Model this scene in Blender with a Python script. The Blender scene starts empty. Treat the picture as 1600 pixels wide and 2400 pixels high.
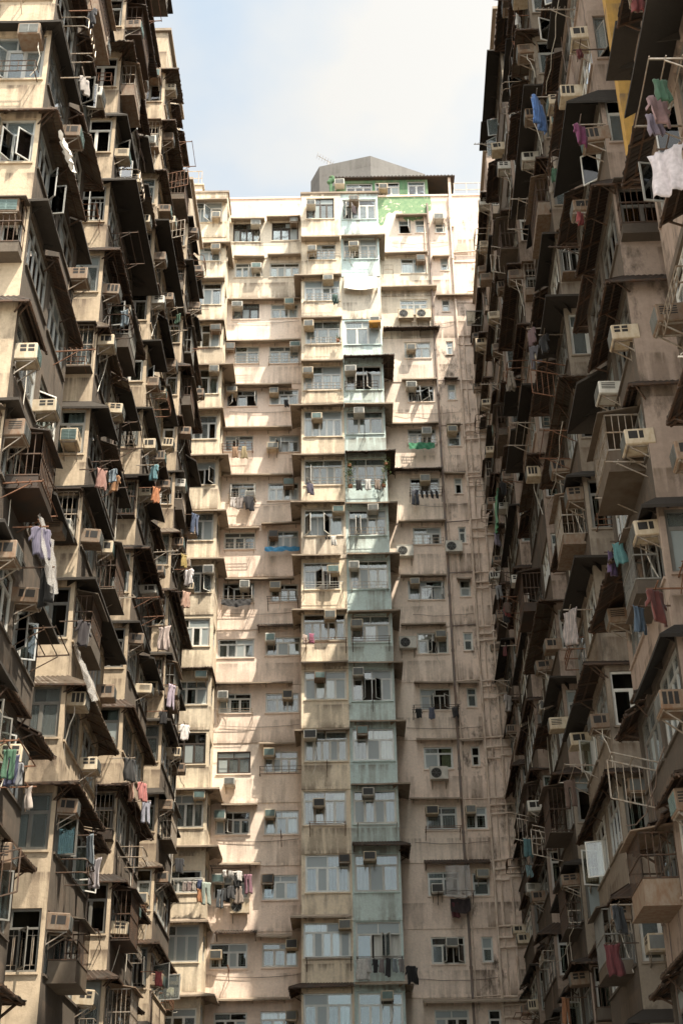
import bpy, math, random
from mathutils import Matrix, Vector
R = math.radians
scene = bpy.context.scene
EYE = 1.6                      # camera height above the court, metres

# ------------------------------------------------------------------ camera
cam_d = bpy.data.cameras.new("camera")
cam_d.sensor_fit = 'VERTICAL'; cam_d.sensor_height = 36.0
cam_d.lens = 48.675
cam_d.clip_end = 3000
cam = bpy.data.objects.new("camera", cam_d)
scene.collection.objects.link(cam)
PITCH, ROLL = R(29.0), math.atan(94 / 5850.0)
_up = Vector((0, -math.sin(PITCH), math.cos(PITCH))); _rt = Vector((1, 0, 0)); _fw = Vector((0, math.cos(PITCH), math.sin(PITCH)))
_cx = math.cos(ROLL) * _rt - math.sin(ROLL) * _up
_cy = math.sin(ROLL) * _rt + math.cos(ROLL) * _up
_cz = -_fw
cam.matrix_world = Matrix(((_cx.x, _cy.x, _cz.x, 0), (_cx.y, _cy.y, _cz.y, 0), (_cx.z, _cy.z, _cz.z, EYE), (0, 0, 0, 1)))
scene.camera = cam

# ------------------------------------------------------------------ sky and sun
SUN_DIR = Vector((-1.0, 1.05, -2.85)).normalized()      # the way the light travels
world = bpy.data.worlds.new("World"); scene.world = world; world.use_nodes = True
wn = world.node_tree; wn.nodes.clear()
def WN(t): return wn.nodes.new(t)
wo = WN('ShaderNodeOutputWorld'); bg = WN('ShaderNodeBackground'); sky = WN('ShaderNodeTexSky')
sky.sky_type = 'NISHITA'; sky.sun_disc = False
sky.sun_elevation = math.asin(-SUN_DIR.z); sky.sun_rotation = math.atan2(-SUN_DIR.x, -SUN_DIR.y)
sky.air_density = 1.0; sky.dust_density = 2.5; sky.ozone_density = 1.0
tc = WN('ShaderNodeTexCoord'); mp = WN('ShaderNodeMapping'); mp.inputs['Location'].default_value = (3.05, 0.2, 1.33); mp.inputs['Rotation'].default_value = (R(6), 0, 0)
mp.inputs['Scale'].default_value = (-1.0, 1.0, 1.5)
nz = WN('ShaderNodeTexNoise'); nz.inputs['Scale'].default_value = 1.7; nz.inputs['Detail'].default_value = 7; nz.inputs['Roughness'].default_value = 0.45
rp = WN('ShaderNodeValToRGB'); rp.color_ramp.elements[0].position = 0.37; rp.color_ramp.elements[1].position = 0.50; rp.color_ramp.elements[0].color = (0.0, 0.0, 0.0, 1)
mx = WN('ShaderNodeMixRGB')
bw = WN('ShaderNodeRGBToBW'); cl = WN('ShaderNodeMixRGB'); cl.blend_type = 'MULTIPLY'; cl.inputs[0].default_value = 1.0     # thin sunlit cloud: follows the brightness of the sky it lies in
CG = 1.6; cl.inputs['Color2'].default_value = (CG, CG * 0.985, CG * 0.945, 1)
hue = WN('ShaderNodeMixRGB'); hue.blend_type = 'MULTIPLY'; hue.inputs[0].default_value = 1.0; hue.inputs['Color2'].default_value = (0.84, 1.06, 0.96, 1)      # humid summer blue
wn.links.new(sky.outputs[0], hue.inputs['Color1'])
wn.links.new(sky.outputs[0], bw.inputs[0]); wn.links.new(bw.outputs[0], cl.inputs['Color1']); wn.links.new(cl.outputs[0], mx.inputs['Color2'])
wn.links.new(tc.outputs['Generated'], mp.inputs['Vector']); wn.links.new(mp.outputs[0], nz.inputs['Vector'])
wn.links.new(nz.outputs['Fac'], rp.inputs['Fac']); wn.links.new(rp.outputs['Color'], mx.inputs['Fac'])
wn.links.new(hue.outputs[0], mx.inputs['Color1']); wn.links.new(mx.outputs[0], bg.inputs['Color'])
bg.inputs['Strength'].default_value = 0.12
wn.links.new(bg.outputs[0], wo.inputs['Surface'])
sun_d = bpy.data.lights.new("sun", 'SUN'); sun_d.energy = 3.3; sun_d.angle = R(0.5); sun_d.color = (1.0, 0.89, 0.73)
sun = bpy.data.objects.new("sun", sun_d); scene.collection.objects.link(sun)
sun.rotation_euler = SUN_DIR.to_track_quat('-Z', 'Y').to_euler(); sun.location = (30, -30, 90)
scene.view_settings.view_transform = 'Standard'; scene.view_settings.look = 'None'
scene.view_settings.gamma = 1.0; scene.view_settings.exposure = 1.6
scene.cycles.max_bounces = 6; scene.cycles.diffuse_bounces = 5; scene.cycles.glossy_bounces = 2
scene.cycles.transparent_max_bounces = 8; scene.cycles.caustics_reflective = False; scene.cycles.caustics_refractive = False
scene.cycles.use_denoising = True

# ------------------------------------------------------------------ helpers
COL = scene.collection
rnd = random.Random(7)
class MB:
    """collects polygons for one mesh"""
    def __init__(s): s.v = []; s.f = []; s.m = []; s.mi = 0; s.T = None
    def add(s, pts, faces):
        n = len(s.v)
        if s.T is not None: pts = [tuple(s.T @ Vector(p)) for p in pts]
        s.v += [tuple(p) for p in pts]
        for f in faces: s.f.append(tuple(i + n for i in f)); s.m.append(s.mi)
    def quad(s, a, b, c, d): s.add([a, b, c, d], [(0, 1, 2, 3)])
    def box(s, x0, x1, y0, y1, z0, z1):
        s.add([(x0,y0,z0),(x1,y0,z0),(x1,y1,z0),(x0,y1,z0),(x0,y0,z1),(x1,y0,z1),(x1,y1,z1),(x0,y1,z1)],
              [(0,3,2,1),(4,5,6,7),(0,1,5,4),(1,2,6,5),(2,3,7,6),(3,0,4,7)])
    def hexa(s, p): s.add(p, [(0,3,2,1),(4,5,6,7),(0,1,5,4),(1,2,6,5),(2,3,7,6),(3,0,4,7)])
    def bar(s, a, b, w, d=None):
        a = Vector(a); b = Vector(b); t = (b - a)
        if t.length < 1e-6: return
        t.normalize(); d = d or w
        u = t.cross(Vector((0, 0, 1)))
        if u.length < 1e-3: u = Vector((1, 0, 0))
        u.normalize(); q = t.cross(u); u = u * w / 2; q = q * d / 2
        s.hexa([a - u - q, a + u - q, a + u + q, a - u + q, b - u - q, b + u - q, b + u + q, b - u + q])
    def tube(s, pts, r, n=5):
        pts = [Vector(p) for p in pts]; ring = []
        for i, p in enumerate(pts):
            t = (pts[min(i + 1, len(pts) - 1)] - pts[max(i - 1, 0)]).normalized()
            u = t.cross(Vector((0.13, 0.31, 0.94)))
            if u.length < 1e-3: u = t.cross(Vector((1, 0, 0)))
            u.normalize(); q = t.cross(u)
            ring.append([p + u * r * math.cos(2 * math.pi * k / n) + q * r * math.sin(2 * math.pi * k / n) for k in range(n)])
        fs = []
        for i in range(len(pts) - 1):
            for k in range(n): fs.append((i*n+k, i*n+(k+1) % n, (i+1)*n+(k+1) % n, (i+1)*n+k))
        fs.append(tuple(range(n))[::-1]); fs.append(tuple(range((len(pts)-1)*n, len(pts)*n)))
        s.add([p for r_ in ring for p in r_], fs)
    def disc(s, c, r, n=14, y=0.0):
        s.add([(c[0] + r * math.cos(2*math.pi*k/n), y, c[1] + r * math.sin(2*math.pi*k/n)) for k in range(n)], [tuple(range(n))])
    def mesh(s, name, mats):
        me = bpy.data.meshes.new(name); me.from_pydata(s.v, [], s.f)
        for m in (mats if isinstance(mats, (list, tuple)) else [mats]): me.materials.append(M[m])
        if max(s.m, default=0): me.polygons.foreach_set('material_index', s.m)
        me.update(); return me
def link(name, me, parent=None, mat=None):
    o = bpy.data.objects.new(name, me)
    if parent is not None: o.parent = parent
    if mat is not None: o.matrix_basis = mat
    COL.objects.link(o); return o
def tag(o, label, cat, group=None, kind=None):
    o['label'] = label; o['category'] = cat
    if group: o['group'] = group
    if kind: o['kind'] = kind
    return o
def T(x, y, z): return Matrix.Translation((x, y, z))
def Sc(x, y, z): return Matrix.Diagonal((x, y, z, 1))
def RZ(a): return Matrix.Rotation(a, 4, 'Z')
def RX(a): return Matrix.Rotation(a, 4, 'X')
def RY(a): return Matrix.Rotation(a, 4, 'Y')
ORD = 'top second third fourth fifth sixth seventh eighth ninth tenth eleventh twelfth thirteenth fourteenth fifteenth sixteenth seventeenth eighteenth'.split()

# ------------------------------------------------------------------ materials
M = {}
def newmat(name):
    m = bpy.data.materials.new(name); m.use_nodes = True; M[name] = m
    nt = m.node_tree; return m, nt, nt.nodes['Principled BSDF']
def pos_noise(nt, scale, stretch=(1, 1, 1), detail=5, rough=0.6, off=(0, 0, 0)):
    g = nt.nodes.new('ShaderNodeNewGeometry'); mp = nt.nodes.new('ShaderNodeMapping')
    mp.inputs['Scale'].default_value = stretch; mp.inputs['Location'].default_value = off
    n = nt.nodes.new('ShaderNodeTexNoise'); n.inputs['Scale'].default_value = scale
    n.inputs['Detail'].default_value = detail; n.inputs['Roughness'].default_value = rough
    nt.links.new(g.outputs['Position'], mp.inputs[0]); nt.links.new(mp.outputs[0], n.inputs['Vector']); return n
def ramp(nt, src, a, b, c0=(0, 0, 0, 1), c1=(1, 1, 1, 1)):
    r = nt.nodes.new('ShaderNodeValToRGB'); r.color_ramp.elements[0].position = a; r.color_ramp.elements[1].position = b
    r.color_ramp.elements[0].color = c0; r.color_ramp.elements[1].color = c1
    nt.links.new(src, r.inputs['Fac']); return r
def mix(nt, fac, c1, c2, mode='MIX'):
    x = nt.nodes.new('ShaderNodeMixRGB'); x.blend_type = mode
    for i, v in ((0, fac), (1, c1), (2, c2)):
        if hasattr(v, 'links') or hasattr(v, 'is_linked'): nt.links.new(v, x.inputs[i])
        else: x.inputs[i].default_value = v if i == 0 else (*v, 1)
    return x
def bump(nt, b, src, strength, dist=0.02):
    bp = nt.nodes.new('ShaderNodeBump'); bp.inputs['Strength'].default_value = strength; bp.inputs['Distance'].default_value = dist
    nt.links.new(src, bp.inputs['Height']); nt.links.new(bp.outputs[0], b.inputs['Normal'])
def plaster(name, col, dirt=(0.15, 0.11, 0.08), patch=0.6, streak=0.8, mould=0.35, alt=None):
    m, nt, b = newmat(name); b.inputs['Roughness'].default_value = 0.92
    oi = nt.nodes.new('ShaderNodeObjectInfo')
    alt = alt or tuple(c * 0.8 for c in col)
    r0 = ramp(nt, oi.outputs['Random'], 0.05, 0.95)
    base = mix(nt, r0.outputs[0], col, alt)
    n1 = pos_noise(nt, 0.55, (1, 1, 1), 6, 0.62)
    p1 = ramp(nt, n1.outputs['Fac'], 0.42, 0.68)
    pm = nt.nodes.new('ShaderNodeMath'); pm.operation = 'MULTIPLY'; pm.inputs[1].default_value = patch; nt.links.new(p1.outputs[0], pm.inputs[0])
    c1 = mix(nt, pm.outputs[0], base.outputs[0], tuple(c * 0.74 for c in col))
    n2 = pos_noise(nt, 4.6, (1, 1, 0.07), 5, 0.62)           # rain streaks run down the wall
    n2b = pos_noise(nt, 0.7, (1, 1, 0.8), 3, 0.5, (7, 3, 1))
    mu = nt.nodes.new('ShaderNodeMath'); mu.operation = 'MULTIPLY'; nt.links.new(n2.outputs['Fac'], mu.inputs[0]); nt.links.new(n2b.outputs['Fac'], mu.inputs[1])
    p2 = ramp(nt, mu.outputs[0], 0.215, 0.31)
    sp = nt.nodes.new('ShaderNodeSeparateXYZ'); gg = nt.nodes.new('ShaderNodeNewGeometry'); nt.links.new(gg.outputs['Position'], sp.inputs[0])
    z1 = nt.nodes.new('ShaderNodeMath'); z1.operation = 'MULTIPLY_ADD'; z1.inputs[1].default_value = 1 / 2.8; z1.inputs[2].default_value = -(52.8 - 1.85) / 2.8 + 40; nt.links.new(sp.outputs['Z'], z1.inputs[0])
    z2 = nt.nodes.new('ShaderNodeMath'); z2.operation = 'FRACT'; nt.links.new(z1.outputs[0], z2.inputs[0])
    zr = nt.nodes.new('ShaderNodeValToRGB'); cr = zr.color_ramp                       # run-off starts below each sill and gathers at the foot of each panel
    cr.elements[0].position = 0.0; cr.elements[0].color = (1, 1, 1, 1); cr.elements[1].position = 1.0; cr.elements[1].color = (.35, .35, .35, 1)
    for p_, v_ in ((.12, .55), (.28, .5), (.385, 1.0), (.40, .2), (.85, .2)):
        e = cr.elements.new(p_); e.color = (v_, v_, v_, 1)
    nt.links.new(z2.outputs[0], zr.inputs['Fac'])
    sz = nt.nodes.new('ShaderNodeMath'); sz.operation = 'MULTIPLY'; nt.links.new(p2.outputs[0], sz.inputs[0]); nt.links.new(zr.outputs[0], sz.inputs[1])
    sm = nt.nodes.new('ShaderNodeMath'); sm.operation = 'MULTIPLY'; sm.inputs[1].default_value = streak; nt.links.new(sz.outputs[0], sm.inputs[0])
    c2 = mix(nt, sm.outputs[0], c1.outputs[0], dirt)
    last = c2
    if mould > 0:
        n3 = pos_noise(nt, 1.25, (1, 1, 0.45), 8, 0.72, (3, 9, 4)); p3 = ramp(nt, n3.outputs['Fac'], 0.535, 0.66)
        mm = nt.nodes.new('ShaderNodeMath'); mm.operation = 'MULTIPLY'; mm.inputs[1].default_value = mould; nt.links.new(p3.outputs[0], mm.inputs[0])
        last = mix(nt, mm.outputs[0], c2.outputs[0], (0.055, 0.042, 0.03))
    n4 = pos_noise(nt, 9, (1, 1, 1), 4, 0.7); p4 = ramp(nt, n4.outputs['Fac'], 0.3, 0.7, (0.86, 0.85, 0.84, 1), (1.06, 1.05, 1.03, 1))
    fin = mix(nt, 1.0, last.outputs[0], p4.outputs[0], 'MULTIPLY')
    nt.links.new(fin.outputs[0], b.inputs['Base Color'])
    n5 = pos_noise(nt, 14, (1, 1, 1), 5, 0.7); bump(nt, b, n5.outputs['Fac'], 0.35, 0.03)
plaster('cream', (0.81, 0.70, 0.55), alt=(0.78, 0.67, 0.52), mould=0.38)
plaster('yellow_cream', (0.74, 0.64, 0.49), alt=(0.69, 0.60, 0.47), patch=0.6)
plaster('pink', (0.83, 0.685, 0.59), alt=(0.83, 0.715, 0.62), patch=0.3, streak=0.55, mould=0.2)
plaster('wing_pink', (0.40, 0.315, 0.262), alt=(0.31, 0.24, 0.195), patch=0.7, streak=1.0, mould=0.8)  # pink plaster deepened to carry the right block's shade in its colour
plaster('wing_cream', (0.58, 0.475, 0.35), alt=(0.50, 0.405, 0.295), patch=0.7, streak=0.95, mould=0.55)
plaster('side_dark', (0.12, 0.098, 0.077), alt=(0.06, 0.048, 0.038), patch=0.7, streak=0.8, mould=0.6)  # court-facing walls: shade put into the colour, camera-facing ends stay paler
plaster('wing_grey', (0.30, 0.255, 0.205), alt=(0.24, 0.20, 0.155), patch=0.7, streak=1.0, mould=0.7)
plaster('pink_old', (0.82, 0.675, 0.58), alt=(0.79, 0.645, 0.545), patch=0.8, streak=0.9, mould=0.95)
plaster('pale_blue', (0.55, 0.68, 0.68), alt=(0.60, 0.71, 0.69), dirt=(0.20, 0.18, 0.15), patch=0.35, mould=0.2)
plaster('white_wall', (0.72, 0.66, 0.56), alt=(0.66, 0.58, 0.48), patch=0.3)
plaster('ochre', (0.55, 0.33, 0.08), alt=(0.5, 0.3, 0.08), patch=0.3)
plaster('green_paint', (0.10, 0.21, 0.11), alt=(0.09, 0.19, 0.10), dirt=(0.5, 0.44, 0.33), patch=0.4, streak=0.6)
plaster('grey_tank', (0.16, 0.155, 0.15), alt=(0.16, 0.155, 0.15), dirt=(0.10, 0.095, 0.09), patch=0.3, mould=0)
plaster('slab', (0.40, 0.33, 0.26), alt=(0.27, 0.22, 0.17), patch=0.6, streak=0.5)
plaster('slab_grimy', (0.042, 0.034, 0.027), alt=(0.018, 0.015, 0.012), patch=0.6, streak=0.5, dirt=(0.03, 0.025, 0.02), mould=0)  # side-block canopies, darkened so underside shade sits in the base colour
plaster('court_ground', (0.30, 0.28, 0.25), alt=(0.30, 0.28, 0.25))
def simple(name, col, rough=0.6, metal=0.0, var=0.25, nscale=6, col2=None, objrand=0.0):
    m, nt, b = newmat(name); b.inputs['Roughness'].default_value = rough; b.inputs['Metallic'].default_value = metal
    n = pos_noise(nt, nscale, (1, 1, 0.5), 5, 0.65); r = ramp(nt, n.outputs['Fac'], 0.35, 0.68)
    c = mix(nt, r.outputs[0], col, col2 or tuple(x * (1 - var) for x in col))
    if objrand:
        oi = nt.nodes.new('ShaderNodeObjectInfo'); r2 = ramp(nt, oi.outputs['Random'], 0, 1, (1 - objrand,) * 3 + (1,), (1, 1, 1, 1))
        c = mix(nt, 1.0, c.outputs[0], r2.outputs[0], 'MULTIPLY')
    nt.links.new(c.outputs[0], b.inputs['Base Color']); return m
simple('tin', (0.03, 0.023, 0.017), 0.7, 0.0, col2=(0.06, 0.03, 0.015), nscale=2.2, objrand=0.45)  # awning sheet, deepened too so the shade below is in its colour
simple('tin_pale', (0.13, 0.105, 0.078), 0.65, 0.0, col2=(0.08, 0.05, 0.028), nscale=2.0, objrand=0.35)
simple('steel_dark', (0.05, 0.038, 0.03), 0.65, 0.2, col2=(0.10, 0.05, 0.025), nscale=8)
simple('rust', (0.20, 0.09, 0.045), 0.8, col2=(0.10, 0.05, 0.03), nscale=9)
simple('galvanised', (0.42, 0.38, 0.33), 0.45, 0.5, col2=(0.28, 0.2, 0.13), nscale=7)
simple('aluminium', (0.56, 0.56, 0.53), 0.4, 0.3, var=0.2, nscale=5, objrand=0.25)
simple('white_frame', (0.70, 0.69, 0.64), 0.5, 0.0, var=0.2, nscale=5, objrand=0.2)
simple('frame_old', (0.25, 0.24, 0.215), 0.5, 0.1, var=0.3, nscale=5, objrand=0.4)
simple('bronze_frame', (0.055, 0.042, 0.032), 0.45, 0.2)
simple('ac_cream', (0.62, 0.54, 0.41), 0.6, 0.0, var=0.3, nscale=7, col2=(0.44, 0.33, 0.21), objrand=0.2)
simple('ac_rusty', (0.27, 0.215, 0.16), 0.7, 0.0, nscale=9, col2=(0.20, 0.11, 0.06), objrand=0.3)
simple('ac_white', (0.66, 0.63, 0.56), 0.6, 0.0, var=0.25, nscale=7, objrand=0.2)
simple('ac_grille', (0.24, 0.25, 0.24), 0.6, 0.1, objrand=0.4)
simple('ac_teal', (0.20, 0.29, 0.28), 0.55, 0.1, objrand=0.3)
simple('ac_dark', (0.05, 0.05, 0.05), 0.6)
simple('vent_black', (0.025, 0.022, 0.02), 0.8)
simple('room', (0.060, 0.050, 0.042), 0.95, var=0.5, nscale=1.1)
simple('pipe_pale', (0.66, 0.55, 0.46), 0.6, col2=(0.46, 0.34, 0.26), nscale=5)
simple('pipe_dark', (0.16, 0.14, 0.13), 0.55, col2=(0.22, 0.14, 0.1), nscale=4)
simple('hose', (0.62, 0.58, 0.50), 0.5)
simple('orange_cover', (0.62, 0.30, 0.05), 0.6)
simple('leaf', (0.07, 0.13, 0.03), 0.6, col2=(0.16, 0.20, 0.05), nscale=20)
simple('pot', (0.28, 0.12, 0.06), 0.8)
simple('roofing', (0.22, 0.20, 0.17), 0.9)
def fabric(name, trans=0.0, rough=0.9):
    m, nt, b = newmat(name); b.inputs['Roughness'].default_value = rough
    oi = nt.nodes.new('ShaderNodeObjectInfo'); tx = nt.nodes.new('ShaderNodeTexCoord')
    w = nt.nodes.new('ShaderNodeTexNoise'); w.inputs['Scale'].default_value = 7; w.inputs['Detail'].default_value = 4
    nt.links.new(tx.outputs['Object'], w.inputs['Vector'])
    r = ramp(nt, w.outputs['Fac'], 0.3, 0.7, (0.72, 0.72, 0.72, 1), (1.05, 1.05, 1.05, 1))
    wv = nt.nodes.new('ShaderNodeTexWave'); wv.inputs['Scale'].default_value = 9; wv.inputs['Distortion'].default_value = 1.5; nt.links.new(tx.outputs['Object'], wv.inputs['Vector'])
    ws = ramp(nt, wv.outputs['Fac'], 0.55, 0.62, (1, 1, 1, 1), (1.5, 1.4, 1.35, 1)); on = ramp(nt, oi.outputs['Random'], 0.62, 0.63)
    st = mix(nt, on.outputs[0], (1, 1, 1), ws.outputs[0])
    c = mix(nt, 1.0, oi.outputs['Color'], r.outputs[0], 'MULTIPLY'); c = mix(nt, 1.0, c.outputs[0], st.outputs[0], 'MULTIPLY'); nt.links.new(c.outputs[0], b.inputs['Base Color'])
    b.inputs['Sheen Weight'].default_value = 0.15
    return m
m, nt, b = newmat('green_flaking'); b.inputs['Roughness'].default_value = 0.9
n_ = pos_noise(nt, 1.9, (1, 1, 1.3), 7, 0.7); r_ = ramp(nt, n_.outputs['Fac'], 0.56, 0.60); n2_ = pos_noise(nt, 5, (1, 1, 1), 4, 0.6); r2_ = ramp(nt, n2_.outputs['Fac'], 0.35, 0.7, (0.13, 0.24, 0.13, 1), (0.24, 0.34, 0.19, 1))
c_ = mix(nt, r_.outputs[0], r2_.outputs[0], (0.72, 0.63, 0.50)); nt.links.new(c_.outputs[0], b.inputs['Base Color'])
fabric('cloth')
m, nt, b = newmat('curtain'); b.inputs['Roughness'].default_value = 0.9
oi = nt.nodes.new('ShaderNodeObjectInfo'); nt.links.new(oi.outputs['Color'], b.inputs['Base Color'])
m, nt, b = newmat('plastic_sheet'); b.inputs['Roughness'].default_value = 0.25
b.inputs['Base Color'].default_value = (0.52, 0.50, 0.48, 1); b.inputs['Alpha'].default_value = 0.34
def glass(name, tint, refl, rough=0.03, frost=0.0):
    m, nt, b = newmat(name); nt.nodes.remove(b); out = nt.nodes['Material Output']
    tr = nt.nodes.new('ShaderNodeBsdfTransparent'); tr.inputs[0].default_value = (*tint, 1)
    gl = nt.nodes.new('ShaderNodeBsdfGlossy'); gl.inputs['Roughness'].default_value = rough; gl.inputs['Color'].default_value = (0.95, 0.97, 1, 1)
    n = pos_noise(nt, 1.5, (1, 1, 1), 2, 0.5); bp = nt.nodes.new('ShaderNodeBump'); bp.inputs['Strength'].default_value = 0.08; bp.inputs['Distance'].default_value = 0.05
    nt.links.new(n.outputs['Fac'], bp.inputs['Height']); nt.links.new(bp.outputs[0], gl.inputs['Normal'])
    fr = nt.nodes.new('ShaderNodeFresnel'); fr.inputs[0].default_value = 1.52
    ad = nt.nodes.new('ShaderNodeMath'); ad.operation = 'MULTIPLY_ADD'; ad.inputs[1].default_value = refl; ad.inputs[2].default_value = 0.02; ad.use_clamp = True
    nt.links.new(fr.outputs[0], ad.inputs[0])
    mxs = nt.nodes.new('ShaderNodeMixShader'); nt.links.new(ad.outputs[0], mxs.inputs[0]); nt.links.new(tr.outputs[0], mxs.inputs[1]); nt.links.new(gl.outputs[0], mxs.inputs[2])
    last = mxs
    if frost:
        df = nt.nodes.new('ShaderNodeBsdfDiffuse'); df.inputs[0].default_value = (0.42, 0.47, 0.47, 1)
        m2 = nt.nodes.new('ShaderNodeMixShader'); m2.inputs[0].default_value = frost
        nt.links.new(last.outputs[0], m2.inputs[1]); nt.links.new(df.outputs[0], m2.inputs[2]); last = m2
    nt.links.new(last.outputs[0], out.inputs['Surface'])
glass('glass_clear', (0.80, 0.85, 0.83), 1.6)
glass('glass_dusty', (0.70, 0.76, 0.75), 1.8, 0.08, 0.18)
glass('glass_frosted', (0.6, 0.66, 0.66), 1.5, 0.2, 0.62)

# ------------------------------------------------------------------ projection helper: only used to skip what the photo cannot show
_ci = cam.matrix_world.inverted()
def px(w):
    p = _ci @ Vector(w)
    if p.z > -0.5: return (-9e3, -9e3, 1.0)
    return (800 + 3245 * p.x / -p.z, 1200 - 3245 * p.y / -p.z, -p.z)
def seen(w, m=120):
    a = px(w); return -m < a[0] < 1600 + m and -m < a[1] < 2400 + m
FLOOR = 2.8; ZTOP = 52.8          # storey height; height of the middle of the top-storey windows
def zk(k): return ZTOP - FLOOR * k

class Building:
    def __init__(s, name, mat, label, where):
        s.o = link(name, None); s.o.matrix_world = mat; s.W = mat.copy(); s.panes = []; s.where = where
        tag(s.o, label, 'building')
    def w(s, F, p): return s.W @ F @ Vector(p)
def FRONT(d): return T(0, -d, 0)
def LEFT_END(x0, d): return Matrix(((0, 1, 0, x0), (-1, 0, 0, 0), (0, 0, 1, 0), (0, 0, 0, 1)))      # a runs 0..d, a = d is the outer corner
def RIGHT_END(x1, d): return Matrix(((0, -1, 0, x1), (1, 0, 0, -d), (0, 0, 1, 0), (0, 0, 0, 1)))    # a runs 0..d, a = 0 is the outer corner

def wall(mb, F, a0, a1, z0, z1, holes, reveal=0.16, sill=True):
    mb.T = F
    A = sorted({a0, a1, *[h[0] for h in holes], *[h[1] for h in holes]}); Z = sorted({z0, z1, *[h[2] for h in holes], *[h[3] for h in holes]})
    A = [x for x in A if a0 <= x <= a1]; Z = [x for x in Z if z0 <= x <= z1]
    for i in range(len(A) - 1):
        for j in range(len(Z) - 1):
            ca, cz = (A[i] + A[i+1]) / 2, (Z[j] + Z[j+1]) / 2
            if any(h[0] < ca < h[1] and h[2] < cz < h[3] for h in holes): continue
            mb.quad((A[i], 0, Z[j]), (A[i+1], 0, Z[j]), (A[i+1], 0, Z[j+1]), (A[i], 0, Z[j+1]))
    for h in holes:
        p, q, r, t = h; e = reveal
        mb.quad((p, 0, r), (q, 0, r), (q, e, r), (p, e, r)); mb.quad((p, e, t), (q, e, t), (q, 0, t), (p, 0, t))
        mb.quad((p, 0, r), (p, e, r), (p, e, t), (p, 0, t)); mb.quad((q, e, r), (q, 0, r), (q, 0, t), (q, e, t))
        if sill: mb.box(p - 0.04, q + 0.04, -0.05, 0.05, r - 0.06, r - 0.005)
    mb.T = None

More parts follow.
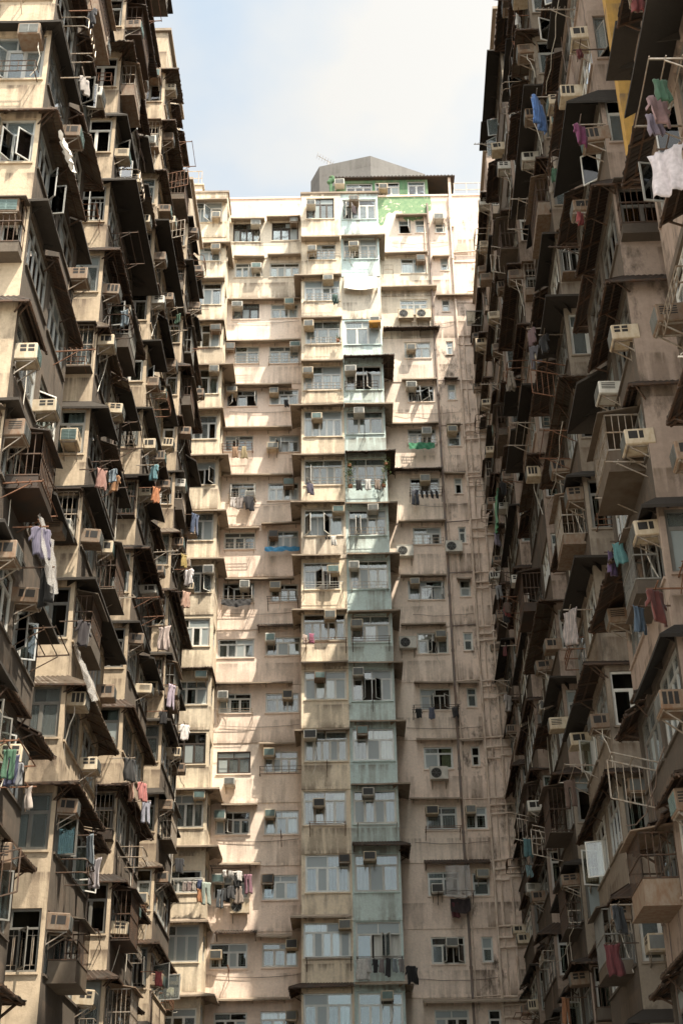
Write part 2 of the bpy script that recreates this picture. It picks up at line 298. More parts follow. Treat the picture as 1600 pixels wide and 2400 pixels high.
pane_mesh = {}
def pane_me(mat):
    if mat not in pane_mesh:
        q = MB(); q.box(0, 1, 0, 1, 0, 1); pane_mesh[mat] = q.mesh('pane', mat)
    return pane_mesh[mat]
CURT = [(0.62, 0.66, 0.68), (0.66, 0.66, 0.62), (0.55, 0.60, 0.62), (0.60, 0.52, 0.50), (0.50, 0.46, 0.36), (0.66, 0.60, 0.50), (0.40, 0.44, 0.46)]
def window(B, F, a0, a1, z0, z1, style, rg, light=0.5):
    w, h = a1 - a0, z1 - z0
    fm = 'bronze_frame' if 'd' in style else (('white_frame' if rg.random() < 0.6 else 'aluminium') if light > .6 else rg.choice(('aluminium', 'frame_old', 'frame_old', 'white_frame')))
    mb = MB(); fd = 0.07; fw = 0.06
    mb.box(0, w, 0, fd, 0, fw); mb.box(0, w, 0, fd, h - fw, h); mb.box(0, fw, 0.003, fd, fw, h - fw); mb.box(w - fw, w, 0.003, fd, fw, h - fw)
    small = 's' in style or w < 0.75
    nc = 1 if small else max(2, min(5, round(w / rg.choice((0.42, 0.5, 0.55)))))
    nu = 1 if small else max(1, min(3, round(w / 0.8)))
    zt = h * rg.uniform(0.66, 0.74)
    if small: zt = h * rg.uniform(0.5, 0.68)
    mb.box(fw, w - fw, 0.006, fd - 0.003, zt - 0.025, zt + 0.025)
    cells = []
    for i in range(nu):
        l = fw + (w - 2 * fw) * i / nu; r = fw + (w - 2 * fw) * (i + 1) / nu
        if i: mb.box(l - 0.022, l + 0.022, 0.004, fd - 0.004, zt + 0.025, h - fw)
        cells.append((l + (0.022 if i else 0), r - (0.022 if i < nu - 1 else 0), zt + 0.025, h - fw, 0))
    xs = [fw + (w - 2 * fw) * i / nc for i in range(nc + 1)]
    for i in range(nc):
        l, r = xs[i], xs[i + 1]
        if i: mb.box(l - 0.022, l + 0.022, 0.004, fd - 0.004, fw, zt - 0.025)
        cells.append((l + (0.022 if i else 0), r - (0.022 if i < nc - 1 else 0), fw, zt - 0.025, 1))
    mw = F @ T(a0, 0.06, z0)
    low = [c for c in cells if c[4]]; opened = []
    if 'o' in style: opened = rg.sample(low, min(len(low), 2 if rg.random() < 0.6 else 1))
    for c in low:                                            # sash rails of the casements
        if c in opened: continue
        s = 0.03
        mb.box(c[0], c[1], 0.012, 0.055, c[2], c[2] + s); mb.box(c[0], c[1], 0.012, 0.055, c[3] - s, c[3])
        mb.box(c[0], c[0] + s, 0.014, 0.054, c[2] + s, c[3] - s); mb.box(c[1] - s, c[1], 0.014, 0.054, c[2] + s, c[3] - s)
    wo_ = link('window', mb.mesh('window', fm), B.o, mw)
    gk = rg.choice(('glass_clear', 'glass_clear', 'glass_dusty'))
    for c in cells:
        if c in opened: continue
        s = 0.03 if c[4] else 0.0
        g = gk if rg.random() < (0.5 if light > .6 else .85) else rg.choice(('glass_frosted', 'glass_dusty'))
        B.panes.append((wo_, T(c[0] + s, 0.03, c[2] + s) @ Sc(c[1] - c[0] - 2 * s, 0.006, c[3] - c[2] - 2 * s), g, (c[1] - c[0]) * (c[3] - c[2]), B.W @ mw @ Vector(((c[0] + c[1]) / 2, 0, (c[2] + c[3]) / 2))))
    for c in opened:                                         # opened casement leaf swung outwards
        cw, ch = c[1] - c[0], c[3] - c[2]; q = MB(); s = 0.035
        q.box(0, cw, -0.03, 0, 0, s); q.box(0, cw, -0.03, 0, ch - s, ch); q.box(0, s, -0.029, -0.001, s, ch - s); q.box(cw - s, cw, -0.029, -0.001, s, ch - s)
        q.mi = 1; q.box(s, cw - s, -0.018, -0.012, s, ch - s)
        ang = R(rg.uniform(45, 88))
        if rg.random() < 0.5: mm = T(c[0], 0, c[2]) @ RZ(-ang)
        else: mm = T(c[1], 0, c[2]) @ RZ(ang) @ T(-cw, 0, 0)
        link('casement', q.mesh('casement', [fm, gk]), wo_, mm)
    if ('g' in style or 'x' in style or rg.random() < 0.4) and not small:
        q = MB(); bw = 0.014
        if 'x' in style:
            for c in low:
                q.bar((c[0] + .04, 0.022, c[2] + .04), (c[1] - .04, 0.022, c[3] - .04), 0.035, 0.002); q.bar((c[0] + .04, 0.018, c[3] - .04), (c[1] - .04, 0.018, c[2] + .04), 0.035, 0.002)
        else:
            for c in low:
                n = max(2, round((c[1] - c[0]) / 0.13))
                for i in range(1, n): q.bar((c[0] + (c[1] - c[0]) * i / n, 0.075, c[2]), (c[0] + (c[1] - c[0]) * i / n, 0.075, c[3]), bw)
                m_ = (c[1] - c[0]) * 0.24
                for zz in (c[2] + 0.12, c[3] - 0.12): q.bar((c[0], 0.078, zz), (c[1], 0.078, zz), bw)
                q.bar((c[0] + m_, 0.08, c[2] + 0.12), (c[0] + m_, 0.08, c[3] - 0.12), bw * 1.6); q.bar((c[1] - m_, 0.08, c[2] + 0.12), (c[1] - m_, 0.08, c[3] - 0.12), bw * 1.6)
        link('grille', q.mesh('grille', 'white_frame' if rg.random() < 0.7 else 'galvanised'), wo_)
    spans = []
    if 'c' in style or 'y' in style:
        t = rg.random(); spans = [(0.02, w - 0.02)] if t < .5 else [(0.02, w * .52), (w * .62, w - 0.02)] if t < .75 else [(0.02, w * .36), (w * .38, w * .8)]
    elif 'k' not in style and rg.random() < light:
        t = rg.random()
        spans = [(0.02, w * 0.38), (w * 0.7, w - 0.02)] if t < 0.35 else [(0.02, w * rg.uniform(.45, .65))] if t < 0.65 else [(w * .4, w - 0.02)]
    for (l, r) in spans:
        q = MB(); n = max(6, int((r - l) / 0.045)); pts = []; amp = rg.uniform(0.008, 0.03); ph = rg.random() * 9; fq = rg.uniform(24, 44)
        for i in range(n + 1):
            x = l + (r - l) * i / n; y = 0.17 + amp * math.sin(fq * x + ph) + 0.5 * amp * math.sin(fq * 0.43 * x + ph * 2)
            pts += [(x, y, 0.02), (x, y + 0.01, h - 0.02)]
        q.add(pts, [(2*i, 2*i+2, 2*i+3, 2*i+1) for i in range(n)])
        c = link('curtain', q.mesh('curtain', 'curtain'), wo_)
        cc = (0.50, 0.48, 0.30) if 'y' in style else rg.choice(CURT); v = rg.uniform(.75, 1.05)
        c.color = (cc[0] * v, cc[1] * v, cc[2] * v, 1)
    return wo_

# ---------------------------------------------------------------- canopies
def canopy(B, x0, x1, d, z, p, pl, pr, yb_l, yb_r, drop, kind, rg, name='canopy'):
    """ledge or tin awning round a bay: front p deep, ends pl / pr deep running back to yb"""
    ye = -d; j = lambda a=0.03: rg.uniform(-a, a)
    mb = MB(); t = 0.07 if kind == 's' else 0.025
    zo = z - drop
    corner = [zo + j(), zo + j()]
    segs = []
    I1, I2 = (x0, ye, z), (x1, ye, z); O1, O2 = (x0 - pl, ye - p, corner[0]), (x1 + pr, ye - p, corner[1])
    segs.append((I1, I2, O1, O2))
    if pl > 0: segs.append(((x0, yb_l, z), I1, (x0 - pl, yb_l, zo + j()), O1))
    if pr > 0: segs.append((I2, (x1, yb_r, z), O2, (x1 + pr, yb_r, zo + j())))
    for (a, b, c, e) in segs:
        a, b, c, e = map(Vector, (a, b, c, e)); L = (b - a).length
        if L < 0.05: continue
        n = max(2, int(L / (0.06 if kind != 's' else 0.7))); top = []; fs = []
        for i in range(n + 1):
            u = i / n; w_ = (0.014 if i % 2 else -0.014) if kind != 's' else j(0.008)
            p_in = a.lerp(b, u); p_out = c.lerp(e, u)
            sag = -0.05 * math.sin(u * math.pi) * (1 if kind != 's' else .3)
            p_out = p_out + Vector((0, 0, sag + (j(0.018) if kind != 's' else 0))) + (p_out - p_in) * (j(0.05) if kind != 's' else 0)
            top += [p_in + Vector((0, 0, w_)), p_out + Vector((0, 0, w_)), p_out + Vector((0, 0, w_ - t)), p_in + Vector((0, 0, w_ - t))]
        for i in range(n):
            o = 4 * i
            for q in range(4): fs.append((o + q, o + (q + 1) % 4, o + 4 + (q + 1) % 4, o + 4 + q))
        fs.append((0, 1, 2, 3)); fs.append((4*n + 3, 4*n + 2, 4*n + 1, 4*n))
        mb.add(top, fs)
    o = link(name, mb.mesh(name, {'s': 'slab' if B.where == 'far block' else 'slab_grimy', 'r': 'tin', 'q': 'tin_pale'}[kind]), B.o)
    fb = MB()
    for (a, b, c, e) in segs:
        a, b, c, e = map(Vector, (a, b, c, e)); L = (b - a).length
        if L < 0.3: continue
        if kind == 's':
            n = max(1, int(L / 1.05))
            for i in range(n + 1):
                u = (i + 0.15) / (n + 0.3); pi_ = a.lerp(b, u); po = c.lerp(e, u); q = pi_.lerp(po, 0.55)
                s = (b - a).normalized() * 0.014; dz = Vector((0, 0, -0.075)); low = Vector((0, 0, -0.26))
                fb.add([pi_ - s + dz, q - s + dz, pi_ - s + low, pi_ + s + dz, q + s + dz, pi_ + s + low], [(0, 1, 2), (5, 4, 3), (0, 3, 4, 1), (1, 4, 5, 2), (2, 5, 3, 0)])
        else:
            dz = Vector((0, 0, -0.06))
            fb.bar(c.lerp(a, 0.05) + dz, e.lerp(b, 0.05) + dz, 0.045); fb.bar(c.lerp(a, 0.5) + dz, e.lerp(b, 0.5) + dz, 0.035)
            n = max(1, int(L / 0.85))
            for i in range(n + 1):
                u = (i + 0.08) / (n + 0.16); fb.bar(a.lerp(b, u) + dz * 1.4, c.lerp(e, u) + dz * 1.4, 0.04)
                if i % 2 == 0: fb.bar(a.lerp(b, u) + Vector((0, 0, -0.45)), a.lerp(b, u).lerp(c.lerp(e, u), 0.75) + dz, 0.03)
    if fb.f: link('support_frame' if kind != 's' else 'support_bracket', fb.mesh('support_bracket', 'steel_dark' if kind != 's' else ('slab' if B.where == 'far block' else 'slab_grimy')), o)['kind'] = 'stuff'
    return o

def window_cage(B, F, a0, a1, z0, z1, dp, rg):
    """metal window cage boxed out from the wall: bars, solid skirt, small sheet roof"""
    q = MB(); q.T = F; zs = z0 + rg.choice((.05, .3, .5)); n = max(3, round((a1 - a0) / .13)); r = .016
    for i in range(n + 1): x = a0 + (a1 - a0) * i / n; q.bar((x, -dp, zs), (x, -dp, z1), r)
    m_ = max(2, round(dp / .14))
    for i in range(m_ + 1):
        for x in (a0, a1): q.bar((x, -dp * i / m_, zs), (x, -dp * i / m_, z1), r)
    for z in (zs, zs + (z1 - zs) * .5, z1):
        q.bar((a0, -dp, z), (a1, -dp, z), .03); q.bar((a0, 0, z), (a0, -dp, z), .03); q.bar((a1, 0, z), (a1, -dp, z), .03)
    q.mi = 1
    if zs > z0 + .1: q.box(a0, a1, -dp - .004, -dp + .02, z0, zs - .02); q.box(a0 - .004, a0 + .02, -dp, 0, z0, zs - .02); q.box(a1 - .02, a1 + .004, -dp, 0, z0, zs - .02)
    q.box(a0 - .03, a1 + .03, -dp - .05, 0.0, z0 - .03, z0)
    q.hexa([(a0 - .08, -dp - .15, z1 + .01), (a1 + .08, -dp - .15, z1 + .01), (a1 + .08, 0, z1 + .14), (a0 - .08, 0, z1 + .14), (a0 - .08, -dp - .15, z1 + .04), (a1 + .08, -dp - .15, z1 + .04), (a1 + .08, 0, z1 + .17), (a0 - .08, 0, z1 + .17)])
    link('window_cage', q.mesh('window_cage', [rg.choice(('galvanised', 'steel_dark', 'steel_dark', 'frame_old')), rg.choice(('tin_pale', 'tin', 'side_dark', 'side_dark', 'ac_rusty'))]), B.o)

# ---------------------------------------------------------------- air conditioners
def ac_meshes():
    out = {}
    VENT = {0: [(-0.40, -0.27, -.02, .05), (-0.23, -0.10, -.02, .05), (-0.40, -0.27, .075, .145), (-0.23, -0.10, .075, .145)],
            1: [(-0.39, -0.20, -.06, .13), (-0.17, -0.08, -.06, .13)], 2: [(-0.42, -0.34, -.1, .14), (-0.31, -0.23, -.1, .14), (-0.20, -0.12, -.1, .14)],
            3: [(-0.40, -0.10, .10, .125), (-0.40, -0.10, .05, .075), (-0.40, -0.10, 0.0, .025), (-0.40, -0.10, -.05, -.025)]}
    for key, cm, vt in [(n_ + str(i), 'ac_' + n_, i) for n_ in ('cream', 'white', 'rusty') for i in range(4)]:
        q = MB(); w, hh, dd = 0.27, 0.19, 0.46; b = 0.018
        # body with chamfered edges
        def ring(y, e): return [(-w + e, y, -hh), (w - e, y, -hh), (w, y, -hh + e), (w, y, hh - e), (w - e, y, hh), (-w + e, y, hh), (-w, y, hh - e), (-w, y, -hh + e)]
        r0, r1, r2 = ring(0.14, b), ring(-dd + b, b), [(x * 0.95, -dd, z * 0.94) for (x, y, z) in ring(0, b)]
        q.add(r0 + r1 + r2, [(i, (i + 1) % 8, 8 + (i + 1) % 8, 8 + i) for i in range(8)] + [(8 + i, 8 + (i + 1) % 8, 16 + (i + 1) % 8, 16 + i) for i in range(8)] + [tuple(range(16, 24)), tuple(range(7, -1, -1))])
        q.mi = 1
        for sx in (-1, 1):                                # louvre openings on the cheeks
            for (y0, y1, z0, z1) in VENT[vt]:
                    xx = sx * (w + 0.003)
                    q.quad((xx, y0, z0), (xx, y1, z0), (xx, y1, z1), (xx, y0, z1)) if sx > 0 else q.quad((xx, y1, z0), (xx, y0, z0), (xx, y0, z1), (xx, y1, z1))
        out[key] = q.mesh('air_conditioner', [cm, 'vent_black'])
    for key, gm in (('grey', 'ac_grille'), ('teal', 'ac_teal'), ('dark', 'ac_dark')):
        q = MB(); q.box(-0.225, 0.225, -0.468, -0.461, -0.145, 0.145)
        for i in range(7): q.box(-0.22, 0.22, -0.476, -0.468, -0.135 + i * 0.042, -0.117 + i * 0.042)
        q.box(-0.012, 0.012, -0.479, -0.476, -0.14, 0.14)
        out[key] = q.mesh('grille', gm)
    q = MB()
    for sx in (-0.19, 0.19):
        q.bar((sx, 0.0, -0.205), (sx, -0.44, -0.205), 0.03); q.bar((sx, 0.0, -0.5), (sx, -0.38, -0.215), 0.024); q.bar((sx, -0.012, -0.52), (sx, -0.012, -0.2), 0.028)
    q.bar((-0.24, -0.42, -0.203), (0.24, -0.42, -0.203), 0.028)
    out['bracket'] = q.mesh('bracket', 'galvanised')
    for i in range(3):
        q = MB(); s = (-1) ** i
        q.tube([(0.2 * s, -0.2, -0.19), (0.21 * s, -0.22, -0.4), (0.26 * s, -0.15, -0.6 - i * .1), (0.18 * s, -0.06, -0.95 - i * .2), (0.05 * s, -0.05, -1.15 - i * .25)], 0.014, 5)
        out['hose%d' % i] = q.mesh('drain_hose', 'hose')
    for key in ('cream', 'white'):
        q = MB(); q.box(-0.40, 0.40, -0.42, -0.10, -0.28, 0.28); q.box(-0.41, 0.41, -0.43, -0.09, 0.28, 0.30)
        out['cond_' + key] = q.mesh('condenser', 'ac_' + key)
    q = MB(); q.disc((-0.12, 0), 0.225, 18, -0.424); out['fan_hole'] = q.mesh('fan_opening', 'vent_black')
    q = MB()
    for rr in (0.07, 0.13, 0.19, 0.235):
        q.tube([(-0.12 + rr * math.cos(2*math.pi*k/18), -0.432, rr * math.sin(2*math.pi*k/18)) for k in range(19)], 0.006, 4)
    for k in range(6): q.bar((-0.12, -0.433, 0), (-0.12 + 0.235 * math.cos(math.pi*k/3), -0.433, 0.235 * math.sin(math.pi*k/3)), 0.01)
    out['fan_guard'] = q.mesh('fan_guard', 'ac_grille')
    q = MB()
    for sx in (-0.3, 0.3):
        q.bar((sx, 0.0, -0.295), (sx, -0.45, -0.295), 0.035); q.bar((sx, 0.0, -0.62), (sx, -0.4, -0.30), 0.028); q.bar((sx, -0.015, -0.64), (sx, -0.015, -0.28), 0.03)
    out['cond_bracket'] = q.mesh('bracket', 'galvanised')
    return out
ACM = ac_meshes()
BK_W = None
def air_conditioner(B, F, a, z, rg, label, look='', group=None, hose=0.22):
    case = rg.choice(('white', 'white', 'cream', 'cream', 'cream', 'rusty') if B.W is BK_W else ('white', 'cream', 'cream', 'rusty', 'rusty', 'rusty'))
    gr = {'t': 'teal', 'd': 'dark'}.get(look, 'grey')
    if look == '' and rg.random() < 0.15: gr = 'teal'
    m = B.W @ F @ T(a, 0, z) @ RZ(R(rg.uniform(-2, 2))) @ RX(R(rg.uniform(-1, 5))) @ Sc(rg.uniform(.86, 1.1), rg.uniform(.85, 1.15), rg.uniform(.86, 1.1))
    o = link('air_conditioner', ACM[case + str(rg.randrange(4))]); o.matrix_world = m
    tag(o, label, 'air conditioner', group or 'window air conditioners on the three blocks')
    link('grille', ACM[gr], o)
    if rg.random() < 0.7: link('bracket', ACM['bracket'], o)
    if rg.random() < hose: link('drain_hose', ACM['hose%d' % rg.randrange(3)], o)
    return o
def condenser(B, F, a, z, label, case='white'):
    o = link('outdoor_unit', ACM['cond_' + case]); o.matrix_world = B.W @ F @ T(a, 0, z)
    tag(o, label, 'air conditioner', 'outdoor condenser units')
    link('fan_opening', ACM['fan_hole'], o); link('fan_guard', ACM['fan_guard'], o); link('bracket', ACM['cond_bracket'], o)
    return o

# ---------------------------------------------------------------- drying racks
RK = {}
def rack_me(kind, mat):
    if (kind, mat) in RK: return RK[kind, mat]
    q = MB(); r = 0.013
    if kind == 'rods':                 # two arms with rods between
        for x in (-0.75, 0.75):
            q.bar((x, 0.02, 0), (x, -0.85, 0.04), 0.028); q.bar((x, 0, -0.35), (x, -0.6, 0.0), 0.02)
        for y in (-0.3, -0.57, -0.84): q.tube([(-0.8, y, 0.05), (0, y, 0.04), (0.8, y, 0.05)], r, 5)
    elif kind == 'cage':               # low railing in front of a sill
        for x in (-0.75, 0.75): q.bar((x, 0.02, 0), (x, -0.36, 0), 0.026); q.bar((x, 0.02, 0.34), (x, -0.36, 0.34), 0.026)
        for z in (0, 0.17, 0.34): q.tube([(-0.75, -0.36, z), (0.75, -0.36, z)], r, 5)
        for i in range(7): q.bar((-0.75 + 0.25 * i, -0.36, 0), (-0.75 + 0.25 * i, -0.36, 0.34), 0.016)
    elif kind == 'pole':               # single arm with hooks
        q.bar((0, 0.02, 0), (0, -1.0, 0.05), 0.03); q.bar((0, 0, -0.4), (0, -0.6, 0.02), 0.02)
        for i in range(6): q.tube([(0, -0.25 - 0.14 * i, 0.03), (0, -0.25 - 0.14 * i, 0.1), (0, -0.21 - 0.14 * i, 0.12)], 0.01, 4)
    elif kind == 'loop':               # bent tube loop
        for k in range(2):
            z = -0.0 - 0.32 * k
            q.tube([(-0.6, 0.02, z), (-0.6, -0.62, z), (-0.52, -0.72, z), (0, -0.74, z), (0.52, -0.72, z), (0.6, -0.62, z), (0.6, 0.02, z)], 0.017, 5)
        for x in (-0.5, -0.25, 0, 0.25, 0.5): q.tube([(x, -0.72, 0), (x, -0.72, -0.32)], 0.011, 4)
    elif kind == 'gate':               # ladder-like frame folded out
        q.bar((0, 0.02, 0.1), (0, -0.95, 0.35), 0.028); q.bar((0, 0.02, -0.7), (0, -0.95, -0.45), 0.028); q.bar((0, -0.95, -0.45), (0, -0.95, 0.35), 0.028)
        for i in range(1, 6): q.bar((0, -0.16 * i, 0.1 + 0.042 * i), (0, -0.16 * i, -0.7 + 0.042 * i), 0.016)
        q.bar((0.5, 0.02, 0.1), (0.5, -0.95, 0.35), 0.024)
        for i in range(2): q.bar((0, -0.5 - 0.42 * i, 0.24 + 0.1 * i), (0.5, -0.5 - 0.42 * i, 0.24 + 0.1 * i), 0.018)
    RK[kind, mat] = q.mesh('drying_rack', mat); return RK[kind, mat]
RKNAME = {'rods': 'rack with three rods', 'cage': 'low railing rack', 'pole': 'hooked pole', 'loop': 'bent tube rack', 'gate': 'ladder-like folding rack'}
RKCOL = {'rust': 'rusty', 'galvanised': 'grey metal', 'steel_dark': 'dark metal', 'white_frame': 'white'}
def rack(B, F, a, z, kind, mat, where, sx=1.0):
    o = link('drying_rack', rack_me(kind, mat)); o.matrix_world = B.W @ F @ T(a, 0, z) @ Sc(sx, 1, 1)
    tag(o, '%s %s %s' % (RKCOL[mat], RKNAME[kind], where), 'drying rack', 'clothes drying racks')
    return o

# ---------------------------------------------------------------- laundry
GM = {}
def garment_me(kind, v):
    if (kind, v) in GM: return GM[kind, v]
    g = random.Random(hash((len(kind), v)) & 255); nx, nz = 12, 14
    W_, H_ = {'shirt': (0.62, 0.72), 'trousers': (0.46, 0.95), 'towel': (0.42, 0.72), 'sheet': (1.15, 1.5), 'small': (0.2, 0.3), 'dress': (0.6, 0.9)}[kind]
    def inside(i, j):
        u = (i + .5) / nx * 2 - 1; t = (j + .5) / nz
        if kind == 'shirt': return abs(u) < 0.66 or (t < 0.36 and abs(u) < 0.72 + t * 1.0)
        if kind == 'trousers': return t < 0.3 or abs(u) > 0.12 + 0.12 * t
        if kind == 'dress': return abs(u) < 0.5 + 0.5 * t
        return True
    ph = [g.random() * 6 for _ in range(4)]; ag = g.uniform(-.12, .12); am = 0.035 if kind != 'sheet' else 0.08
    def P(i, j, s):
        u = i / nx * 2 - 1; t = j / nz
        wob = 0.03 * math.sin(5 * t + ph[1]) * t
        pinch = 0.92 - 0.30 * math.sin(min(1, t * 1.6) * math.pi) * (0.6 if kind in ('towel', 'sheet') else 0.3)
        if kind == 'shirt' and abs(u) > 0.6: zz = -t * H_ - (abs(u) - 0.6) * 0.42
        else: zz = -t * H_
        x = u * W_ / 2 * pinch + ag * t * H_ * 0.6 + wob
        y = am * (0.4 + t) * math.sin(7 * u + ph[0] + 1.6 * t) + am * 0.6 * math.sin(13 * u + ph[1] - 2 * t) + 0.02 * math.sin(3 * t + ph[2])
        zz += 0.03 * math.sin(4 * u + ph[3]) * t - (0.03 * (1 - u * u) * (1 - t) if kind in ('shirt', 'sheet', 'towel') else 0)
        return (x, y + s * (0.012 + 0.02 * (1 - u * u) * (kind != 'sheet')), zz)
    q = MB(); idx = {}
    def V(i, j, s):
        if (i, j, s) not in idx: idx[i, j, s] = len(q.v); q.v.append(P(i, j, s))
        return idx[i, j, s]
    cells = {(i, j) for i in range(nx) for j in range(nz) if inside(i, j)}
    for (i, j) in cells:
        q.f.append((V(i, j, -1), V(i, j + 1, -1), V(i + 1, j + 1, -1), V(i + 1, j, -1))); q.f.append((V(i, j, 1), V(i + 1, j, 1), V(i + 1, j + 1, 1), V(i, j + 1, 1)))
        for (di, dj, a, b) in ((-1, 0, (i, j), (i, j + 1)), (1, 0, (i + 1, j + 1), (i + 1, j)), (0, -1, (i + 1, j), (i, j)), (0, 1, (i, j + 1), (i + 1, j + 1))):
            if (i + di, j + dj) not in cells: q.f.append((V(*a, -1), V(*a, 1), V(*b, 1), V(*b, -1)))
    q.m = [0] * len(q.f)
    me = q.mesh(kind, 'cloth'); me.polygons.foreach_set('use_smooth', [True] * len(me.polygons)); GM[kind, v] = me; return me
GNAME = {'shirt': 'shirt', 'trousers': 'trousers', 'towel': 'towel', 'sheet': 'bed_sheet', 'small': 'sock', 'dress': 'dress'}
CNAME = [('black', (.02, .02, .02)), ('white', (.72, .70, .67)), ('navy', (.04, .05, .12)), ('grey', (.25, .25, .26)), ('pink', (.62, .34, .36)), ('pale blue', (.30, .42, .52)), ('red', (.45, .05, .05)), ('beige', (.5, .42, .32)), ('lilac', (.42, .33, .47)), ('green', (.06, .22, .11)), ('orange', (.7, .28, .05)), ('brown', (.16, .09, .06))]
def garment(m, kind, col, label, s=1.0):
    o = link(GNAME[kind], garment_me(kind, rnd.randrange(4))); o.matrix_world = m @ Sc(s, s, s); k_ = 0.5 if max(col) - min(col) > .12 else 0.8; g_ = sum(col) / 3; col = tuple(c * .72 + g_ * .28 for c in col); o.color = (col[0] * k_, col[1] * k_, col[2] * k_, 1)
    tag(o, label, 'laundry', 'laundry hung out to dry'); return o

# ================================================================== THE PLACE
q = MB(); q.quad((-400, -400, 0), (400, -400, 0), (400, 400, 0), (-400, 400, 0))
ground = link('ground', q.mesh('ground', 'court_ground')); ground['kind'] = 'structure'; ground['label'] = 'concrete courtyard ground'

